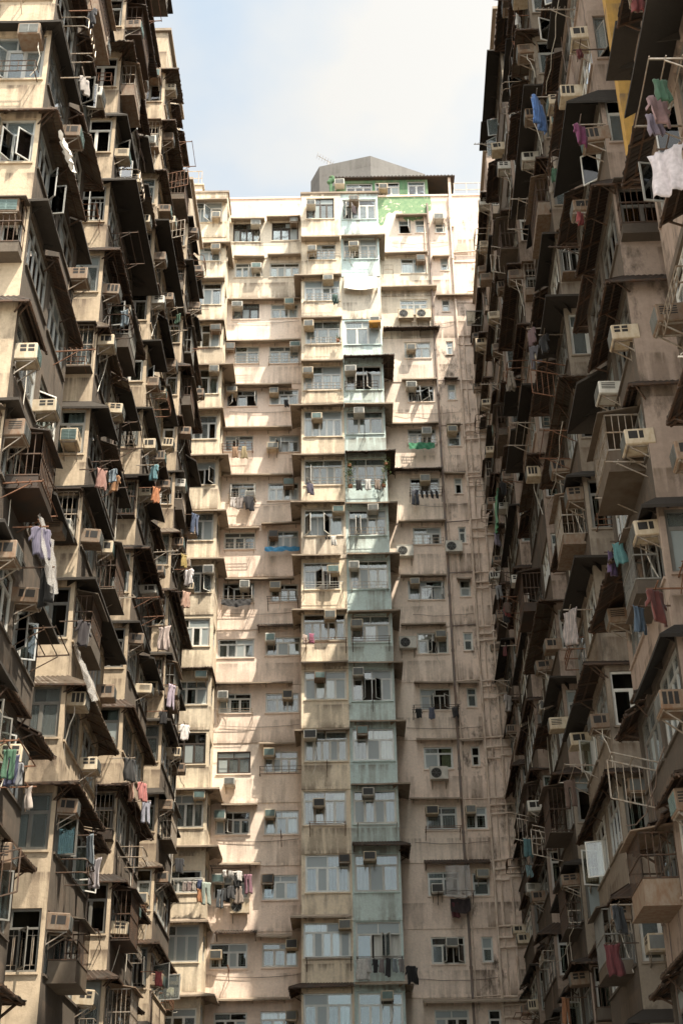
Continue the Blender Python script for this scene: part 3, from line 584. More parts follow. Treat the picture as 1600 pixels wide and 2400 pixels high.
# ------------------------------------------------------------------ far block
BK = Building('apartment_block', T(0, 60, 0), 'tall pink, cream and pale blue apartment block closing the far end of the courtyard', 'far block')
BK_W = BK.W
COLS = dict(A=(-9.6, -5.97, 1.8, 'yellow_cream'), B=(-5.97, -1.93, 0.0, 'pink'), C=(-1.93, 0.20, 1.8, 'cream'), D=(0.20, 2.25, 1.76, 'pale_blue'),
            E=(2.25, 5.09, 0.0, 'pink'), F=(5.09, 6.33, 0.0, 'pink_old'), G=(6.33, 16.0, 0.0, 'pink_old'))
COLW = dict(A='cream corner bays', B='pink recess', C='cream bay column', D='pale blue bay column', E='pink wall beside blue bays', F='narrow strip by long pipe')
WIN = """A 0 -8.05 -6.24 -0.78 0.69 o0
A 1 -8.05 -6.25 -0.66 0.23 
A 2 -8.05 -6.12 -0.77 0.67 k
A 3 -8.05 -6.1 -0.7 0.76 
A 4 -8.05 -5.99 -0.79 0.74 
A 5 -8.05 -6.13 -0.68 0.73 
A 6 -8.05 -5.97 -0.5 0.8 ko
A 7 -8.05 -5.99 -0.76 0.75 c
A 8 -8.05 -5.96 -0.71 0.77 ko
A 9 -8.05 -6.09 -0.62 0.78 c
A 10 -8.05 -6.12 -0.65 0.5 c
A 11 -8.05 -5.99 -0.61 0.83 dk
A 12 -8.05 -6.02 -0.63 0.83 
A 13 -8.05 -6.11 -0.6 0.35 k
A 14 -8.05 -6.02 -0.59 0.93 
A 15 -8.05 -6.01 -0.71 0.42 k
B 0 -5.79 -4.27 -0.68 0.65 dx
B 0 -3.63 -2.14 -0.61 0.69 dc
B 1 -5.63 -4.11 -0.36 0.66 c
B 1 -3.72 -2.08 -0.37 0.62 c
B 2 -5.69 -4.25 -0.4 0.65 dc
B 2 -3.63 -2.16 -0.37 0.58 c
B 3 -5.5 -4.21 -0.49 0.64 c
B 3 -3.69 -2.07 -0.53 0.6 c
B 4 -5.83 -4.28 -0.39 0.62 ok
B 4 -3.63 -2.13 -0.33 0.62 c
B 5 -5.93 -4.43 -0.3 0.58 ok
B 5 -3.62 -2.1 -0.41 0.6 co
B 6 -5.58 -4.25 -0.4 0.64 ok
B 6 -3.65 -2.12 -0.43 0.6 c
B 7 -5.78 -4.23 -0.32 0.59 k
B 7 -3.64 -2.12 -0.29 0.61 c
B 8 -5.75 -4.24 -0.39 0.65 ok
B 8 -3.48 -2.14 -0.4 0.55 k
B 9 -5.93 -4.2 -0.45 0.51 cg
B 9 -3.67 -1.97 -0.38 0.59 
B 10 -5.79 -4.29 -0.4 0.58 kg
B 10 -3.63 -2.1 -0.41 0.54 c
B 11 -5.79 -4.27 -0.48 0.56 dc
B 11 -3.67 -2.13 -0.46 0.55 g
B 12 -5.78 -4.24 -0.44 0.59 og
B 12 -3.61 -2.1 -0.47 0.6 c
B 13 -5.78 -4.23 -0.45 0.53 k
B 13 -3.66 -2.13 -0.51 0.55 g
B 14 -5.84 -4.25 -0.53 0.5 gk
B 14 -3.64 -2.13 -0.51 0.49 gk
B 15 -5.6 -4.22 -0.44 0.5 k
B 15 -3.68 -2.18 -0.42 0.52 g
C 0 -1.65 -0.14 -0.66 0.8 dc
C 1 -1.61 -0.09 -0.7 0.36 c
C 2 -1.77 0.14 -0.64 0.71 
C 3 -1.73 0.14 -0.62 0.87 cg
C 4 -1.81 0.13 -0.67 0.8 c
C 5 -1.79 0.12 -0.64 0.88 c
C 6 -1.79 0.11 -0.62 0.84 og
C 7 -1.79 0.07 -0.61 0.83 co
C 8 -1.86 -0.14 -0.64 0.78 o
C 9 -1.86 0.17 -0.43 0.92 k
C 10 -1.79 0.13 -0.51 0.85 c
C 11 -1.79 0.15 -0.58 0.8 cg
C 12 -1.86 0.0 -0.61 0.88 g
C 13 -1.76 0.12 -0.66 0.93 c
C 14 -1.84 0.14 -0.52 0.89 c
C 15 -1.84 0.12 -0.5 0.99 k
D 0 0.29 2.26 -0.7 0.71 o
D 1 0.29 2.15 -0.65 0.76 c
D 3 0.32 2.19 -0.66 0.83 c
D 4 0.31 2.22 -0.67 0.81 ok
D 5 0.3 2.21 -0.5 0.84 cg
D 6 0.29 2.2 -0.61 0.89 cg
D 7 0.32 2.22 -0.61 0.79 co
D 8 0.31 2.24 -0.64 0.86 c
D 9 0.35 2.27 -0.55 0.8 c
D 10 0.34 2.22 -0.59 0.93 ok
D 11 0.33 2.24 -0.57 0.95 y
D 12 0.28 2.24 -0.58 0.95 cg
D 13 0.29 2.21 -0.66 0.94 c
D 14 0.28 2.22 -0.59 0.93 o
D 15 0.36 2.19 -0.53 0.89 k
E 0 3.45 4.12 -0.27 0.7 o
E 0 4.36 4.95 -0.23 0.74 
E 1 3.47 4.83 -0.27 0.77 c
E 2 3.33 4.82 -0.26 0.74 g
E 3 3.46 4.85 -0.33 0.72 c
E 4 3.55 4.89 -0.29 0.72 ok
E 5 3.45 4.87 -0.09 0.66 g
E 6 3.45 4.92 -0.22 0.72 
E 7 3.49 4.86 -0.23 0.63 
E 8 3.13 4.88 -0.41 0.61 o
E 9 3.47 4.92 -0.41 0.67 o
E 10 3.47 4.88 -0.4 0.65 ok
E 11 3.53 4.84 -0.41 0.62 y
E 12 3.51 4.87 -0.38 0.64 gk
E 13 3.46 4.81 -0.45 0.57 
E 14 3.48 4.9 -0.49 0.62 ok
E 15 3.49 4.91 -0.5 0.49 k
F 0 5.46 6.01 -0.26 0.46 s
F 1 5.65 6.08 -0.11 0.78 s
F 2 5.59 6.01 -0.1 0.71 sk
F 3 5.68 6.05 -0.14 0.73 s
F 4 5.61 6.05 -0.2 0.81 s
F 5 5.46 6.13 -0.21 0.68 s
F 6 5.66 6.06 -0.21 0.73 sk
F 7 5.71 6.09 -0.18 0.72 sk
F 8 5.62 6.13 -0.28 0.62 s
F 9 5.63 6.08 -0.28 0.66 sk
F 10 5.63 6.09 -0.29 0.66 sk
F 11 5.67 6.06 -0.3 0.63 s
F 12 5.22 6.19 -0.37 0.62 k
F 13 5.39 6.11 -0.47 0.5 k
F 14 5.61 6.08 -0.45 0.6 sc
F 15 5.71 6.23 -0.53 0.46 sk"""
ACS = """A 0 -6.54 -0.59 
A 1 -6.49 0.03 
A 3 -6.33 0.3 
A 4 -6.34 0.51 
A 8 -6.26 0.35 
A 10 -6.42 0.67 t
A 12 -6.3 0.71 t
B 0 -4.52 0.43 
B 0 -2.38 0.53 
B 1 -4.43 0.1 t
B 2 -5.42 0.32 
B 2 -2.61 0.45 t
B 3 -5.72 0.37 
B 3 -2.3 0.44 t
B 4 -5.58 0.4 
B 4 -3.39 0.33 
B 5 -3.43 -0.28 
B 6 -4.51 -0.25 g
B 6 -2.61 0.42 t
B 7 -3.35 0.31 d
B 8 -4.69 0.37 
B 8 -3.23 0.35 
B 9 -3.44 0.38 t
B 10 -5.58 0.36 
B 10 -2.61 0.35 d
B 11 -5.16 -0.96 
B 11 -3.42 0.39 t
B 12 -5.55 0.35 t
B 12 -3.35 0.36 t
B 13 -5.55 0.37 t
B 13 -3.43 0.33 d
B 14 -5.55 0.01 
B 14 -2.37 0.36 d
B 15 -2.37 0.3 
C 0 -1.39 0.14 
C 1 -1.34 -0.24 
C 2 -0.5 0.55 
C 3 -1.52 0.39 
C 4 -1.58 0.31 
C 5 -1.14 0.36 
C 7 -0.15 0.66 t
C 8 -0.42 0.23 
C 9 -0.59 0.7 
C 10 -1.09 0.47 t
C 11 -1.52 0.54 d
C 12 -1.17 0.28 d
C 13 -0.11 0.67 d
C 14 -0.12 0.75 
D 0 0.95 0.38 
D 1 0.89 0.06 
D 3 1.89 0.62 o
D 4 0.58 0.37 
D 5 0.95 0.63 
D 7 1.52 0.7 
D 8 0.55 0.47 
D 9 0.61 0.25 
D 10 0.65 0.68 
D 11 0.76 0.7 
D 12 0.95 0.74 d
D 13 0.95 0.74 d
D 15 1.53 0.75 
E 1 4.55 0.52 
E 3 3.81 0.13 
E 4 3.71 0.53 
E 5 4.39 0.55 
E 6 4.2 0.52 
E 8 3.46 0.38 
E 9 4.54 0.41 
E 12 3.76 0.42 d
E 13 3.84 -0.22 d
E 14 4.34 0.36 
F 0 5.67 0.59 
F 5 5.68 0.54 
F 12 5.47 0.41 
F 13 5.81 0.42 """
CAN = """A 0 -7.76 -5.97 0.49 s
A 1 -7.27 -5.69 0.31 s
A 2 -7.18 -5.92 0.68 s
A 3 -7.37 -5.9 0.78 s
A 4 -7.29 -5.36 0.81 s
A 5 -7.33 -5.81 0.9 s
A 6 -7.22 -5.47 0.97 s
A 7 -7.11 -5.5 0.7 s
A 8 -7.01 -5.53 0.9 s
A 10 -7.34 -5.9 0.97 r
A 12 -7.4 -5.43 1.0 s
A 13 -7.37 -5.4 1.28 s
A 14 -7.23 -5.73 1.0 s
A 15 -7.43 -5.37 0.84 s
B 0 -5.91 -4.03 0.67 s
B 0 -3.91 -2.03 0.74 s
B 1 -5.67 -4.0 0.76 s
B 1 -3.82 -2.0 0.91 s
B 2 -5.98 -2.03 0.73 s
B 3 -5.94 -2.03 0.72 s
B 4 -5.58 -2.48 0.67 s
B 5 -6.01 -2.47 0.87 s
B 6 -5.88 -2.4 0.9 s
B 7 -5.69 -4.04 0.67 s
B 7 -3.94 -2.02 0.88 s
B 8 -5.67 -2.33 0.7 s
B 9 -4.05 -1.9 1.01 r
B 10 -5.98 -2.38 0.94 s
B 11 -3.88 -1.95 0.81 s
B 12 -5.5 -3.92 0.79 s
B 13 -5.57 -3.74 0.97 s
B 14 -5.61 -3.85 0.84 r
B 14 -3.87 -2.39 0.69 s
B 15 -5.53 -2.48 0.96 s
C 1 -1.94 0.15 0.51 s
C 2 -2.31 0.23 0.82 s
C 3 -1.86 0.19 0.84 s
C 4 -1.9 0.29 0.88 s
C 5 -2.46 0.32 0.99 s
C 6 -2.38 0.2 0.92 s
C 7 -2.44 0.16 1.04 s
C 8 -2.36 -0.06 0.99 s
C 9 -2.35 0.21 0.98 s
C 10 -1.84 0.29 1.16 s
C 11 -2.22 0.2 0.77 s
C 14 -2.37 0.12 1.07 s
C 15 -2.43 0.28 1.11 r
D 1 0.15 2.58 0.66 s
D 4 0.19 2.81 1.05 r
D 5 0.32 2.66 0.98 s
D 6 0.24 2.68 0.99 r
D 7 0.2 2.69 0.99 s
D 8 0.19 2.7 1.02 s
D 9 0.27 2.63 0.83 s
D 10 0.22 2.66 1.12 s
D 11 0.2 2.7 1.13 s
D 12 0.22 2.77 1.07 s
D 13 0.14 2.69 1.2 r
D 15 0.28 2.61 1.2 s
E 0 3.29 5.03 0.8 s
E 1 2.58 4.95 0.94 s
E 2 2.32 5.34 1.31 s
E 3 2.36 5.36 1.32 r
E 4 3.26 5.09 0.93 s
E 5 2.44 5.02 0.97 s
E 6 2.62 5.07 0.98 r
E 7 2.78 5.08 0.93 s
E 8 2.78 5.0 0.76 s
E 9 2.73 4.83 1.01 s
E 10 3.22 5.03 0.83 s
E 11 3.22 5.03 0.89 s
E 12 2.83 5.09 0.93 s
E 13 3.32 6.16 0.87 r
E 15 3.04 7.61 0.75 s
F 1 5.21 6.14 0.69 s
F 2 5.28 7.41 0.77 s
F 4 5.46 6.16 0.93 r
F 5 5.43 6.14 0.87 s
F 6 5.18 6.21 0.86 s
F 8 5.48 6.18 0.55 s
F 10 5.21 6.19 0.8 s
F 11 5.21 6.2 0.86 s"""

wins = {}
for l in WIN.split('\n'):
    t = l.split(' '); c, k = t[0], int(t[1]); x0, x1, z0, z1 = map(float, t[2:6])
    lo, hi = {'A': (-8.05, -6.12), 'B': (-5.9, -2.02), 'C': (-1.84, 0.10), 'D': (0.31, 2.15), 'E': (2.4, 5.0), 'F': (5.2, 6.24)}[c]
    x0, x1 = max(x0, lo), min(x1, hi)
    if z1 - z0 < 0.95 and c in 'ABCDE': z1 = z0 + 0.95
    wins.setdefault((c, k), []).append((x0, x1, zk(k) + z0, zk(k) + min(z1, 0.9), t[6]))
NK = 16
rg = random.Random(21)
for c, (x0, x1, d, mat) in COLS.items():
    for k in range(NK):
        hs = wins.get((c, k), []); mb = MB(); z0, z1 = zk(k) - 1.85, zk(k) + 0.95
        if c in 'CD' and k == 0: z1 = 53.9
        if c == 'A' and k == 0: z1 = 54.1
        F = FRONT(d)
        wall(mb, F, x0, x1, z0, z1, [h[:4] for h in hs])
        if c in 'CDA':                                     # returns of the bay
            if c == 'C': wall(mb, LEFT_END(x0, d), 0, d, z0, z1, [(0.5, 1.5, zk(k) - 0.4, zk(k) + 0.7)], sill=False)
            if c == 'D': wall(mb, RIGHT_END(x1, d), 0, d, z0, z1, [(0.2, 1.3, zk(k) - 0.5, zk(k) + 0.7)], sill=False)
            if c == 'A': wall(mb, RIGHT_END(x1, d), 0, d, z0, z1, [(0.2, 1.3, zk(k) - 0.5, zk(k) + 0.7)], sill=False)
        mb.mi = 0
        # slightly proud string course at the floor line
        if c in 'ABCDE':
            mb.T = F; mb.box(x0 + 0.004, x1 - 0.004, -0.035, 0.03, z0 - 0.0, z0 + 0.13); mb.T = None
        m2 = mat
        if c == 'D' and k == 2: m2 = 'white_wall'
        if c == 'D' and k in (0, 3, 4, 7): m2 = 'pale_blue'
        if c == 'C' and k in (7,): m2 = 'white_wall'
        if c == 'E' and k < 4: m2 = 'white_wall' if k in (1, 2) else 'pink'
        if c == 'B' and k < 2: m2 = 'white_wall'
        if c == 'C' and k >= 12: m2 = 'cream'
        link('wall', mb.mesh('wall', m2), BK.o)
        for h in hs: window(BK, F, h[0], h[1], h[2], h[3], h[4], rg, 0.75)
        if c == 'C': window(BK, LEFT_END(x0, d), 0.5, 1.5, zk(k) - 0.4, zk(k) + 0.7, '', rg)
        if c == 'D': window(BK, RIGHT_END(x1, d), 0.2, 1.3, zk(k) - 0.5, zk(k) + 0.7, '', rg)
        if c == 'A': window(BK, RIGHT_END(x1, d), 0.2, 1.3, zk(k) - 0.5, zk(k) + 0.7, '', rg)
zl = zk(NK - 1) - 1.85
mb = MB()
for c, (x0, x1, d, mat) in COLS.items():
    wall(mb, FRONT(d), x0, x1, 0, zl, [])
    if c == 'C': wall(mb, LEFT_END(x0, d), 0, d, 0, zl, [])
    if c in 'DA': wall(mb, RIGHT_END(x1, d), 0, d, 0, zl, [])
link('base_wall', mb.mesh('base_wall', 'pink_old'), BK.o)
# parapet, roofs and the dark rooms behind the glass
mb = MB(); mb.box(-9.6, 16, 0.0, 0.25, zk(0) + 0.95, 55.2); mb.box(-9.6, 16, -0.06, 0.31, 55.2, 55.32); link('parapet', mb.mesh('parapet', 'pink'), BK.o)
mb = MB(); mb.box(-16, 18, 0.27, 14, 54.4, 54.5); link('roof', mb.mesh('roof', 'roofing'), BK.o)
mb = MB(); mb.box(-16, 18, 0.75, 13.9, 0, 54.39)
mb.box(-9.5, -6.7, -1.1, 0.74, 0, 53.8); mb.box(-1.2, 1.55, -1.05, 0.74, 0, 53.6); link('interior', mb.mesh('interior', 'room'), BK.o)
mb = MB(); mb.box(-1.97, 2.29, -1.86, 0.0, 53.9, 54.02); link('bay_roof', mb.mesh('bay_roof', 'slab'), BK.o)
mb = MB(); mb.box(-9.6, -5.9, -1.86, 0.0, 54.1, 54.22); link('bay_roof', mb.mesh('bay_roof', 'slab'), BK.o)
# green-painted patch round the roof shed, flaking
mb = MB()
gp = [(2.3, 54.6), (2.3, 53.4), (2.42, 53.1), (2.6, 53.2), (2.72, 53.6), (2.8, 53.95), (2.95, 54.1), (3.12, 54.02), (3.3, 54.2), (3.5, 54.12), (3.66, 54.2), (3.75, 53.9), (3.72, 53.62), (3.95, 53.4), (4.1, 53.5), (4.3, 53.36), (4.5, 53.55), (4.72, 53.52), (4.9, 53.8), (5.02, 53.78), (5.12, 54.05), (5.3, 54.2), (5.35, 54.6)]
mb.add([(x, -0.004, z) for x, z in gp] , [tuple(range(len(gp)))]); mb.add([(x, -0.004, z) for x, z in ((2.3, 54.6), (5.35, 54.6), (5.3, 55.2), (2.3, 55.2))], [(0, 1, 2, 3)])
link('painted_patch', mb.mesh('painted_patch', 'green_flaking'), BK.o)

for l in CAN.split('\n'):
    t = l.split(' '); c, k = t[0], int(t[1]); x0, x1, z = float(t[2]), float(t[3]), zk(int(t[1])) + float(t[4]); kd = t[5]
    X0, X1, d, _ = COLS[c]; p = rg.uniform(0.42, 0.55)
    dr = rg.uniform(0.08, 0.2)
    if kd == 'r': dr += 0.08; p += 0.1
    z = z + dr
    if c == 'C':
        pl = max(0.0, X0 - x0); canopy(BK, X0, min(x1, X1), d, z, p, pl if pl > .1 else 0, 0, -0.02, 0, dr, kd, rg)
    elif c == 'D':
        pr = max(0.0, x1 - X1); canopy(BK, X0 + .02, X1, d, z + 0.01, p, 0, pr if pr > .1 else 0, 0, -0.02, dr, kd, rg)
    elif c == 'A':
        pr = max(0.0, x1 - X1); canopy(BK, -9.5, X1, d, z, p, 0, pr if pr > .05 else 0, 0, -0.02, dr, kd, rg)
    else: canopy(BK, max(x0, X0 + .02), min(x1, X1 - .02) if c == 'B' else x1, d, z, p - (0.08 if c == 'F' else 0), 0, 0, 0, 0, dr, kd, rg)

seq = {}
for l in ACS.split('\n'):
    t = l.split(' '); c, k = t[0], int(t[1]); X, Z = float(t[2]), zk(k) + float(t[3]); look = t[4] if len(t) > 4 else ''
    d = COLS[c][2]
    side = COLW[c]
    if c == 'B': side = 'left window of pink recess' if X < -4 else 'inner window of pink recess'
    desc = {'t': 'teal-fronted window air conditioner', 'd': 'black-fronted window air conditioner'}.get(look, 'boxy cream air conditioner')
    a = air_conditioner(BK, FRONT(d), X, Z, rg, '%s, %s, %s row down' % (desc, side, ORD[k]), look)
    if look == 'o':
        q = MB(); q.box(-0.31, 0.31, -0.50, 0.0, -0.26, -0.20); q.box(-0.31, 0.31, -0.505, -0.47, -0.20, -0.12); link('drip_tray', q.mesh('drip_tray', 'orange_cover'), a)
FB, FE = FRONT(0), FRONT(0)
condenser(BK, FB, 3.05, zk(7) - 0.75, 'round-fan outdoor unit under the window of the pink wall, eighth row down')
condenser(BK, FB, 5.42, zk(7) - 0.55, 'round-fan outdoor unit on the narrow strip, eighth row down')
condenser(BK, FB, 3.0, zk(9) + 0.02, 'white round-fan outdoor unit beside the pale blue bays, tenth row down')
condenser(BK, FB, 4.15, zk(11) - 0.72, 'outdoor unit right below the greenish curtained window of the pink wall')
condenser(BK, FB, -4.6, zk(13) - 0.85, 'outdoor unit below the window crowded with laundry in the pink recess', 'cream')
condenser(BK, FB, 3.6, zk(2) - 0.50, 'first of two outdoor units on brackets below a white window near the roof', 'cream')
condenser(BK, FB, 4.55, zk(2) - 0.50, 'second of two outdoor units on brackets below a white window near the roof', 'cream')

# ---- pipes on the stained end strip of the far block
def pipe(B, pts, r, mat, name='drain_pipe'):
    q = MB(); q.tube(pts, r, 8)
    for i in range(len(pts) - 1):                            # collars
        a, b = Vector(pts[i]), Vector(pts[i + 1]); L = (b - a).length; n = int(L / 2.8)
        for j in range(n):
            c = a.lerp(b, (j + .5) / n); t = (b - a).normalized() * 0.06; q.tube([c - t, c + t], r * 1.35, 8)
    return link(name, q.mesh(name, mat), B.o)
pipe(BK, [(5.09, -0.10, 54.6), (5.10, -0.10, 0)], 0.055, 'pipe_dark')
pipe(BK, [(6.33, -0.09, 55.0), (6.32, -0.09, 0)], 0.06, 'pipe_pale')
pipe(BK, [(4.88, -0.08, 53.9), (4.88, -0.08, 49.6)], 0.035, 'pipe_pale')
pipe(BK, [(6.62, -0.08, 46), (6.62, -0.08, 0)], 0.035, 'pipe_pale'); pipe(BK, [(7.05, -0.10, 44), (7.06, -0.10, 0)], 0.05, 'pipe_pale'); pipe(BK, [(5.24, -0.07, 41), (5.25, -0.07, 0)], 0.03, 'pipe_pale')
prg = random.Random(5)
for k in range(1, 16):
    zz = zk(k) + 1.05; n = 1 if k < 5 else 3
    for i in range(n):
        z_ = zz - 0.42 * i + prg.uniform(-.08, .08); e = 7.9 + prg.uniform(-.5, .6)
        pts = [(6.33, -0.10, z_ - .04), (7.0, -0.12, z_), (e, -0.12, z_ + .06)]
        if prg.random() < 0.5: pts = [(6.33, -0.10, z_ - .12), (6.95, -0.12, z_ - .12), (7.0, -0.13, z_), (e, -0.12, z_ + .05)]
        pipe(BK, pts, 0.05, 'pipe_pale', 'branch_pipe')
    if k > 3:
        x_ = prg.choice((5.3, 5.5)); pipe(BK, [(5.12, -0.09, zz - .1), (6.3, -0.09, zz - .05 + prg.uniform(-.05, .05))], 0.028, 'pipe_pale' if k > 9 else 'pipe_dark', 'branch_pipe')
    mb = MB(); mb.box(6.37, 9.0, -0.05, 0.03, zz - 0.62, zz - 0.55); mb.box(7.15 + prg.uniform(-.2, .3), 7.2 + prg.uniform(.3, .5), -0.03, 0.02, zz - 2.4, zz - 0.7)
    link('ledge', mb.mesh('ledge', 'pink_old'), BK.o)
    if k in (10, 11, 13, 14, 6): 
        pass
for k in range(0, 15, 2):                                   # sagging cables along the far facade
    z_ = zk(k) - 1.0 + prg.uniform(-.3, .3); x_ = prg.uniform(2.6, 4.2)
    q = MB(); q.tube([(x_ + i * (6.2 - x_) / 6, -0.06 - (0.03 if i % 2 else 0), z_ - 0.12 * math.sin(i / 6 * math.pi) * prg.uniform(.5, 1.2)) for i in range(7)], 0.014, 4); link('cable', q.mesh('cable', 'pipe_dark'), BK.o)
    q = MB(); q.tube([(-5.7 + i * 0.6, -0.05, z_ + 0.25 - 0.1 * math.sin(i / 6 * math.pi)) for i in range(7)], 0.012, 4); link('cable', q.mesh('cable', 'pipe_dark'), BK.o)

# ---- racks, laundry and odds and ends on the far block
def bk_rack(c, k, x, dz, kind, mat, sx=1.0, extra=''):
    rack(BK, FRONT(COLS[c][2]), x, zk(k) + dz, kind, mat, 'under %s, %s row down' % ('left window, pink recess' if c == 'B' and x < -4 else 'inner window, pink recess' if c == 'B' else COLW[c], ORD[k]), sx)
for a in (('B', 3, -4.85, -.62, 'cage', 'galvanised', .85), ('B', 3, -2.9, -.65, 'cage', 'galvanised', 1.05), ('B', 5, -5.2, -.42, 'rods', 'rust', 1.0), ('B', 6, -4.9, -.5, 'rods', 'galvanised', .85), ('B', 7, -5.0, -.5, 'cage', 'galvanised', .95),
          ('B', 8, -5.0, -.5, 'rods', 'galvanised', 1.0), ('B', 8, -2.85, -.55, 'rods', 'steel_dark', .95), ('B', 10, -5.0, -.55, 'rods', 'galvanised', 1.05), ('B', 11, -2.85, -.62, 'cage', 'steel_dark', 1.3), ('B', 12, -2.85, -.62, 'pole', 'rust', 1),
          ('B', 13, -5.0, .75, 'rods', 'steel_dark', 1.1), ('B', 14, -5.0, -.65, 'pole', 'rust', 1), ('C', 1, -.7, -.75, 'cage', 'galvanised', 1.1), ('C', 2, -.8, -.8, 'cage', 'galvanised', 1.1), ('C', 3, -.65, -.8, 'cage', 'galvanised', 1.05), ('C', 4, -.8, -.82, 'cage', 'galvanised', 1.15),
          ('C', 6, -.8, -.75, 'rods', 'galvanised', 1.1), ('C', 8, -.9, -.72, 'rods', 'white_frame', 1.2), ('C', 9, -.8, -.72, 'rods', 'rust', 1.2), ('C', 11, -.8, -.9, 'pole', 'steel_dark', 1), ('C', 12, -.8, -.75, 'rods', 'rust', 1.0), ('C', 14, -.8, -.7, 'rods', 'steel_dark', 1.2),
          ('D', 1, 1.2, -.75, 'cage', 'galvanised', 1.05), ('D', 4, 1.1, -.72, 'cage', 'steel_dark', 1.1), ('D', 5, 1.2, -.6, 'pole', 'steel_dark', 1), ('D', 6, 1.2, -.66, 'rods', 'galvanised', 1.15), ('D', 7, 1.2, -.72, 'cage', 'galvanised', 1.1), ('D', 8, 1.25, -.78, 'cage', 'galvanised', 1.1),
          ('D', 9, 1.25, -.65, 'rods', 'steel_dark', 1.1), ('D', 10, 1.25, -.7, 'pole', 'steel_dark', 1), ('D', 12, 1.3, -.8, 'rods', 'white_frame', 1.1), ('D', 14, 1.25, -.7, 'rods', 'steel_dark', 1.2),
          ('E', 1, 2.75, -.25, 'loop', 'galvanised', .45), ('E', 5, 4.15, -.2, 'cage', 'galvanised', 1.0), ('E', 6, 4.2, -.32, 'rods', 'steel_dark', 1.05), ('E', 7, 4.2, -.4, 'cage', 'galvanised', 1.0), ('E', 10, 4.15, -.52, 'rods', 'steel_dark', 1.35), ('E', 12, 4.2, -.5, 'rods', 'rust', 1.0), ('E', 13, 4.6, -.5, 'rods', 'steel_dark', 1.0)):
    bk_rack(*a)
def bk_cloth(c, x, y, z, kind, col, label, s=1.0, rz=0): garment(BK.W @ T(x, -COLS[c][2] + y, z) @ RZ(R(rz)), kind, col, label, s)
W1 = 'under the half-open window of the pink recess, seventh row down'
bk_cloth('B', -5.35, -.5, zk(6) - .48, 'towel', (.55, .5, .47), 'pale grey towel ' + W1, .8); bk_cloth('B', -5.0, -.5, zk(6) - .48, 'shirt', (.60, .50, .46), 'pinkish shirt ' + W1, .9); bk_cloth('B', -4.55, -.55, zk(6) - .46, 'shirt', (.02, .018, .025), 'black shirt with hanging sleeves ' + W1, 1.1, 15)
bk_cloth('B', -2.75, -.45, zk(4) - .35, 'small', (.02, .02, .025), 'small black cloth hanging alone below the pink recess window, fifth row down', 1.3)
bk_cloth('B', -5.3, -.6, zk(5) - .42, 'towel', (.66, .36, .16), 'orange-brown towel on the rusty rack in the pink recess', .85); bk_cloth('B', -4.85, -.6, zk(5) - .42, 'dress', (.70, .52, .22), 'pale yellow dress on the rusty rack in the pink recess', .75)
def drape(B, x0, x1, y, ztop, h, sag, mat, name, label, cat, col=None, lean=0.15):
    q = MB(); n, m_ = 16, 5; g = random.Random(int(abs(x0 * 100)))
    for s in (0, 1):
        for j in range(m_ + 1):
            for i in range(n + 1):
                u, t = i / n, j / m_; q.v.append((x0 + (x1 - x0) * u, y - lean * t + 0.04 * math.sin(17 * u + 4 * t + x0) + 0.03 * math.sin(29 * u - 7 * t) - 0.012 * s, ztop - h * t - sag * math.sin(math.pi * u) * (0.3 + t) + 0.02 * math.sin(9 * u + x0)))
    N = (n + 1) * (m_ + 1)
    for j in range(m_):
        for i in range(n):
            a = j * (n + 1) + i; b = a + n + 1
            q.f.append((a, a + 1, b + 1, b)); q.f.append((N + a, N + b, N + b + 1, N + a + 1))
    q.m = [0] * len(q.f); me = q.mesh(name, mat); me.polygons.foreach_set('use_smooth', [True] * len(me.polygons))
    o = link(name, me); o.matrix_world = B.W.copy()
    if col: o.color = (*col, 1)
    tag(o, label, cat); return o
drape(BK, -3.75, -2.05, -.3, zk(7) - .38, .30, .03, 'cloth', 'tarpaulin', 'blue tarpaulin stretched under a window of the pink recess', 'tarpaulin', (.05, .22, .40))
drape(BK, -5.75, -4.35, -.55, zk(8) - .48, .36, .08, 'cloth', 'blanket', 'black blanket sagging over a rack in the pink recess', 'blanket', (.012, .011, .012))
drape(BK, 3.45, 4.75, -.40, zk(5) - .22, .42, .05, 'cloth', 'tarpaulin', 'dark green tarpaulin hung below a window of the pink wall', 'tarpaulin', (.02, .15, .07))
drape(BK, 4.2, 5.25, -.55, zk(13) + .72, 1.35, .08, 'plastic_sheet', 'plastic_sheet', 'crumpled clear plastic sheet hanging over the low window of the pink wall', 'plastic sheet', None, .2)
drape(BK, 4.35, 5.2, -.45, zk(13) - .68, .55, .1, 'cloth', 'blanket', 'dark blanket below the clear plastic sheet', 'blanket', (.03, .02, .02))
bk_cloth('E', 4.55, -.5, zk(13) - .85, 'towel', (.25, .03, .05), 'dark red towel below the clear plastic sheet', .9)
# white roller hood over one pale blue bay
q = MB(); q.T = None
hp = [(0.36, -.02, zk(2) + 0.75), (2.05, -.02, zk(2) + 0.75), (2.05, -.42, zk(2) + 0.15), (0.36, -.42, zk(2) + 0.15)]
pts = []
for i in range(9):
    u = i / 8
    for (yy, zz) in ((-.02, .95), (-.22, .62), (-.36, .18), (-.40, -.08 - .16 * math.sin(math.pi * u))): pts.append((0.34 + 1.72 * u, yy, zk(2) + zz))
q.add(pts, [(4*i+j, 4*(i+1)+j, 4*(i+1)+j+1, 4*i+j+1) for i in range(8) for j in range(3)])
q.box(0.32, 0.36, -.4, 0.0, zk(2) - .12, zk(2) + .1); q.box(2.04, 2.08, -.4, 0.0, zk(2) - .12, zk(2) + .1)
o = link('awning', q.mesh('awning', 'cloth')); o.matrix_world = BK.W @ FRONT(1.76); o.color = (.80, .76, .68, 1)
tag(o, 'white canvas awning pulled down over a pale blue bay near the roof', 'awning')
W2 = 'on the pink wall rack, seventh row'
